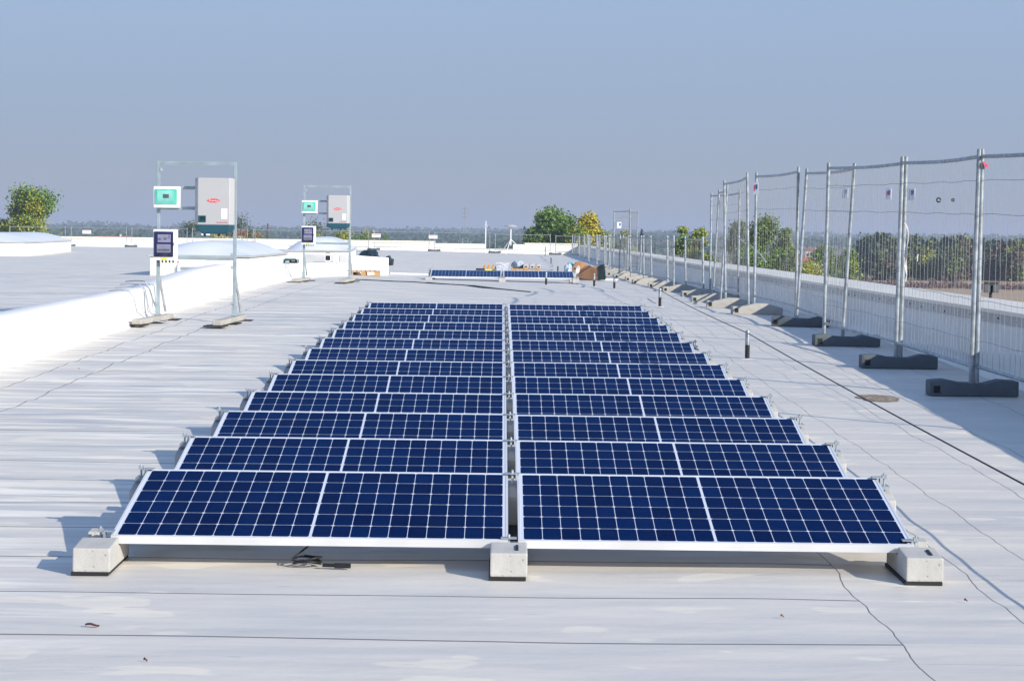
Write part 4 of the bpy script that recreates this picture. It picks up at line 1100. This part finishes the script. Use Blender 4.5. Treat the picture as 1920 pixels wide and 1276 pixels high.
ptree(62,350,300,112,'yellowgreen','green and ochre tree rising above the skylight at the far left', leafn=5200, lsize=0.42, kind2='green', seed=4)
ptree(8,412,310,60,'dark','dark low tree at the extreme left edge', leafn=1500, seed=8)
ptree(360,415,420,75,'dark','dark bush tree left of the nearer inverter base', leafn=1500, kind2='olive', seed=11)
ptree(450,408,380,90,'dark','sparse dark tree right of the nearer inverter with red roofs behind', leafn=1700, kind2='olive', seed=12)
ptree(405,438,360,90,'green','low green hedge tree below the nearer inverter', leafn=1500, kind2='yellowgreen', seed=13)
ptree(485,442,420,30,'green','tiny green tree right of the lightning rod', leafn=500, seed=15)
ptree(592,418,330,70,'yellowgreen','small yellow-topped tree left of the farther inverter', leafn=1800, kind2='dark', seed=16)
ptree(640,432,330,70,'green','green bush tree below the farther inverter', leafn=1800, kind2='yellowgreen', seed=17)
ptree(685,427,330,60,'green','round green tree right of the farther inverter', leafn=1700, kind2='yellowgreen', seed=18)
ptree(720,436,400,40,'green','low green shrub beside the round tree behind the fence', leafn=600, seed=19, cat='shrub')
ptree(1000,428,260,60,'green','low green crown at the left foot of the big green tree', leafn=1500, kind2='dark', seed=20)
ptree(1032,396,250,100,'green','big green tree behind the middle of the far parapet', leafn=5200, lsize=0.40, kind2='green', seed=21)
ptree(1066,408,262,76,'green','green tree between the big green and yellow trees', leafn=2200, lsize=0.40, kind2='dark', seed=22)
ptree(1104,404,245,84,'yellow','yellow autumn tree right of the big green tree', leafn=3600, lsize=0.40, kind2='yellowgreen', seed=23)
ptree(1130,432,240,56,'yellow','low yellow tree at the right foot of the autumn tree', leafn=1500, lsize=0.38, kind2='yellowgreen', seed=24)
ptree(1085,430,235,90,'yellowgreen','mixed green undergrowth tree in front of the autumn tree', leafn=1500, kind2='green', seed=124)
ptree(1172,430,270,50,'olive','pale green tree behind the lone tall fence panel', leafn=1500, kind2='yellowgreen', seed=25)
ptree(1203,436,330,26,'spruce','small blue conifer beyond the low guard panels', leafn=1300, conic=True, seed=26)
ptree(1280,424,240,60,'green','green tree behind the low fence panels, left of the pair', leafn=2400, lsize=0.38, kind2='yellowgreen', seed=27)
ptree(1312,428,235,60,'yellowgreen','yellow-green tree behind the low fence panels, right of the pair', leafn=2400, lsize=0.38, kind2='green', seed=28)
ptree(1385,414,230,70,'olive','thin pale tree behind the white tape', leafn=1700, lsize=0.34, kind2='olive', open_=.5, seed=29)
ptree(1435,412,225,105,'olive','broad sparse green tree right of the white tape', leafn=4200, lsize=0.34, kind2='green', seed=30)
ptree(1475,425,235,60,'olive','feathery tree at the right side of the broad sparse one', leafn=1700, lsize=0.34, kind2='green', seed=31)
ptree(1545,462,330,66,'olive','rounded olive bush beyond the third fence joint', leafn=2200, kind2='green', seed=32)
ptree(1594,466,300,42,'yellowgreen','yellowish bush left of the dark wood', leafn=1800, kind2='green', seed=33)
ptree(1510,492,260,80,'yellowgreen','low yellow-green scrub just over the parapet', leafn=1500, seed=34, cat='shrub')
ptree(1570,480,420,40,'dark','dark bush left of the yellowish one', leafn=900, seed=35)
# the wood along the field
wood = [(1625,450,'dark',None,60),(1655,443,'dark','olive',62),(1682,452,'dark',None,50),(1718,448,'dark','olive',60),(1748,452,'olive','dark',60),(1778,450,'dark',None,55),(1805,444,'olive','brown',70),(1832,452,'dark','olive',50),(1845,450,'dark',None,55),(1868,458,'dark',None,60),(1898,452,'olive','brown',66),(1930,452,'dark','olive',70),(1965,455,'dark',None,70),(2005,450,'olive','brown',70)]
for i, (px_, tp, k1, k2, wp) in enumerate(wood):
    ptree(px_, tp, 520+12*((i*7)%5), wp*1.15, k1, 'tree of the wood beyond the field, %s from its left end' % ORD[i+1], leafn=3800, lsize=1.0, low=0.02, kind2=k2, seed=50+i, group='trees of the wood beyond the field')
wood2 = [(1640,470,'olive','dark',40),(1700,468,'dark','olive',46),(1738,470,'olive','yellowgreen',44),(1772,478,'green','olive',44),(1795,465,'brown','olive',52),(1822,462,'olive','brown',48),(1865,476,'dark','brown',44),(1905,470,'olive','brown',50),(1660,482,'dark','brown',44),(1845,480,'brown','dark',40)]
for i, (px_, tp, k1, k2, wp) in enumerate(wood2):
    ptree(px_, tp, 485+7*((i*3)%4), wp*1.15, k1, 'shorter tree at the front edge of the wood, %s in turn from the left group' % ORD[i+1], leafn=2200, lsize=0.8, low=0.0, kind2=k2, seed=80+i, group='shorter trees fronting the wood')
# rough hedge across the field
b = MB(); rnd = random.Random(5)
for i in range(5200):
    px_ = rnd.uniform(1560, 2050); g0 = fpt(px_, 538+ (px_-1700)*0.02 + rnd.gauss(0,1.2))
    hz = abs(rnd.gauss(0, 0.8))*(0.4+0.6*abs(mn.noise(Vector((px_*0.05,0,0))))*2)
    p = Vector((g0.x, g0.y, GZ+0.1+hz)); u = Vector((rnd.gauss(0,1), rnd.gauss(0,1), rnd.gauss(0,1))).normalized(); v = u.orthogonal().normalized(); s_ = rnd.uniform(.3,.6); o = len(b.v)
    b.v += [p-u*s_*.5, p+v*s_*.4, p+u*s_*.5, p-v*s_*.4]; b.face([o,o+1,o+2,o+3])
tag(b.build('field_scrub', leaf('dry_scrub', (0.07,0.035,0.03),(0.13,0.08,0.06))), 'dark reddish scrub growing in a band across the field', 'scrub', kind='stuff')
b = MB()
for i in range(9000):
    px_ = rnd.uniform(1130, 1620); g0 = fpt(px_, rnd.uniform(505, 575))
    hz = abs(rnd.gauss(0, 1.0))*(0.3+1.6*abs(mn.noise(Vector((px_*0.03,g0.y*0.01,0)))))
    p = Vector((g0.x, g0.y, GZ+0.1+hz)); u = Vector((rnd.gauss(0,1), rnd.gauss(0,1), rnd.gauss(0,1))).normalized(); v = u.orthogonal().normalized(); s_ = rnd.uniform(.5,1.3); o = len(b.v)
    b.v += [p-u*s_*.5, p+v*s_*.4, p+u*s_*.5, p-v*s_*.4]; b.face([o,o+1,o+2,o+3])
tag(b.build('undergrowth', LEAF['olive']), 'mixed olive undergrowth below the trees beyond the right parapet', 'undergrowth', kind='stuff')

# houses
def house(px_, Y, wx, hz, lab, rz=0.0, wall='plaster', dz=0.0):
    p = at(px_, 470, Y); r = empty('house', (p.x, Y, GZ+dz), lab, 'house', 'distant houses among the trees', rz)
    dy = wx*0.7
    b = MB(); b.box((-wx/2,-dy/2,0),(wx/2,dy/2,hz)); b.build('wall', M[wall], r)
    b = MB(); b.prism([(-dy/2-.4,hz+0.01),(0,hz+dy*0.24),(dy/2+.4,hz+0.01)], -wx/2-.4, wx/2+.4); rf = b.build('roof', M['roof_tile'], r)
    b = MB(); b.box((wx*0.2,-0.4,hz+dy*0.15),(wx*0.2+.7,0.3,hz+dy*0.32)); b.build('chimney', M[wall], rf)
    for x in (-wx*0.3,0.0,wx*0.3):
        for z in ([1.0,3.8] if hz > 5 else [1.0]):
            b = MB(); b.box((x-.5,-dy/2-0.03,z),(x+.5,-dy/2-0.003,z+1.3)); b.build('window', M['window'], r)
    return r
M['wall_white'] = mat('white_render', (0.78,0.76,0.72), 0.85)
house(1488,1000,5,3.8,'white house with red roof left of the third fence joint',0.1,'wall_white')
house(1523,1000,6,3.6,'cream house just right of the white one',-0.2)
house(1516,640,8,2.4,'long low shed with pale walls below the cream house',0.15,'wall_white')
house(1577,640,3.4,3.6,'small white house behind the olive bush',0.2,'wall_white')
house(1612,560,4,3,'small reddish house left of the dark wood',-0.1)
house(1392,520,4,3.6,'red-roofed house seen through the white tape',0.1)
house(1258,420,4,3.6,'white gabled house behind the low guard panels',0.3,'wall_white')
house(140,900,6,4.5,'red-roofed house by the far fence at the left',0.1)
house(212,1000,16,3.6,'long orange-roofed house left of the nearer stand',-0.1,'wall_white')
house(272,800,5,4.6,'cream house just left of the nearer stand',0.1,'wall_white')
house(432,560,8,8.3,'orange-roofed house right of the nearer inverter',0.1)
house(470,620,5,8.0,'small orange-roofed house among trees near the lightning rod',0.0)
# distant woods
b = MB(); rnd = random.Random(9)
for band, (D, h0, n_, s0) in enumerate(((1100, 6.0, 5000, 2.6), (1700, 9.5, 9000, 3.4), (2600, 13, 9000, 5.0), (3900, 19, 7000, 8.0))):
    for i in range(n_):
        ang = rnd.uniform(-0.30, 0.30); DD = D*(1+rnd.uniform(-.06,.06)); x = math.sin(ang)*DD; y = math.cos(ang)*DD
        if band == 0 and not (mn.noise(Vector((x*0.010, 3, 0))) > -0.05): continue
        top = h0*(0.55+0.75*(mn.noise(Vector((x*0.012+band*9, 1, 0)))*0.5+0.5)+0.25*mn.noise(Vector((x*0.06, band, 0))))
        z = GZ + rnd.random()**0.7*top
        p = Vector((x, y, z)); u = Vector((rnd.gauss(0,1), rnd.gauss(0,.5), rnd.gauss(0,1))).normalized(); v = u.orthogonal().normalized(); s_ = s0*rnd.uniform(.5,1.2); o = len(b.v)
        b.v += [p-u*s_*.5, p+v*s_*.5, p+u*s_*.5, p-v*s_*.5]; b.face([o,o+1,o+2,o+3])
tag(b.build('distant_woods', LEAF['dark']), 'hazy blue woods along the whole horizon', 'woods', kind='stuff')
# pylon and pole
p_ = at(873,386,1700); H = p_.z-GZ
r = empty('pylon', (p_.x,1700,GZ), 'hazy lattice pylon on the horizon near the centre', 'pylon')
b = MB(); wq = H*0.075
for sx in (-1,1):
    for sy in (-1,1): b.tube([(sx*wq,sy*wq,0),(sx*wq*.35,sy*wq*.35,H*.6),(sx*wq*.2,sy*wq*.2,H)],0.22,4)
for k in range(12):
    z0_, z1_ = H*k/12, H*(k+1)/12; w0 = wq*(1-.8*k/12); w1 = wq*(1-.8*(k+1)/12)
    b.tube([(-w0,-w0,z0_),(w1,-w1,z1_)],0.14,3); b.tube([(w0,-w0,z0_),(-w1,-w1,z1_)],0.14,3)
b.build('tower', M['galv_dull'], r)
for z in (H*.72,H*.82,H*.93):
    b = MB(); b.tube([(-H*.09,0,z),(H*.09,0,z)],0.25,4); b.build('arm', M['galv_dull'], r)
p_ = at(502,419,300); b = MB(); b.tube([(p_.x,300,GZ),(p_.x,300,p_.z)],[0.16,0.11],8); tag(b.build('utility_pole', M['bark']), 'dark utility pole between the two inverter stands', 'pole')
# floodlight outside the right wall
p_ = at(1857,555,36); r = empty('floodlight', (p_.x,36,GZ), 'dark twin floodlight on a pole just outside the right parapet', 'lamp')
zt = at(1857,531,36).z-GZ
b = MB(); b.tube([(0,0,0),(0,0,zt-0.02)],0.035,8); b.build('pole', M['dark_metal'], r)
b = MB(); b.box((-0.14,-0.03,zt-0.02),(0.14,0.03,zt+0.03)); b.build('crossbar', M['dark_metal'], r)
for s in (-1,1):
    b = MB(); b.box((s*0.09-0.065,-0.10,zt-0.19),(s*0.09+0.065,0.04,zt-0.03)); b.build('lamp_head', M['dark_grey'], r, 0.01)

# ------------------------------------------------------------------ haze
b = MB(); b.box((-8000,-8000,GZ-1.0),(8000,8000,46.0))
hz = MB(); hm = bpy.data.materials.new('haze'); hm.use_nodes = True
for n_ in list(hm.node_tree.nodes):
    if n_.type != 'OUTPUT_MATERIAL': hm.node_tree.nodes.remove(n_)
pv = hm.node_tree.nodes.new('ShaderNodeVolumePrincipled'); pv.inputs['Color'].default_value = (0.62,0.69,0.86,1); pv.inputs['Density'].default_value = 0.00028
hm.node_tree.links.new(pv.outputs[0], [n_ for n_ in hm.node_tree.nodes if n_.type=='OUTPUT_MATERIAL'][0].inputs['Volume'])
ho = b.build('haze', hm); tag(ho, 'thin bluish haze hanging over the plain', 'haze', kind='stuff')
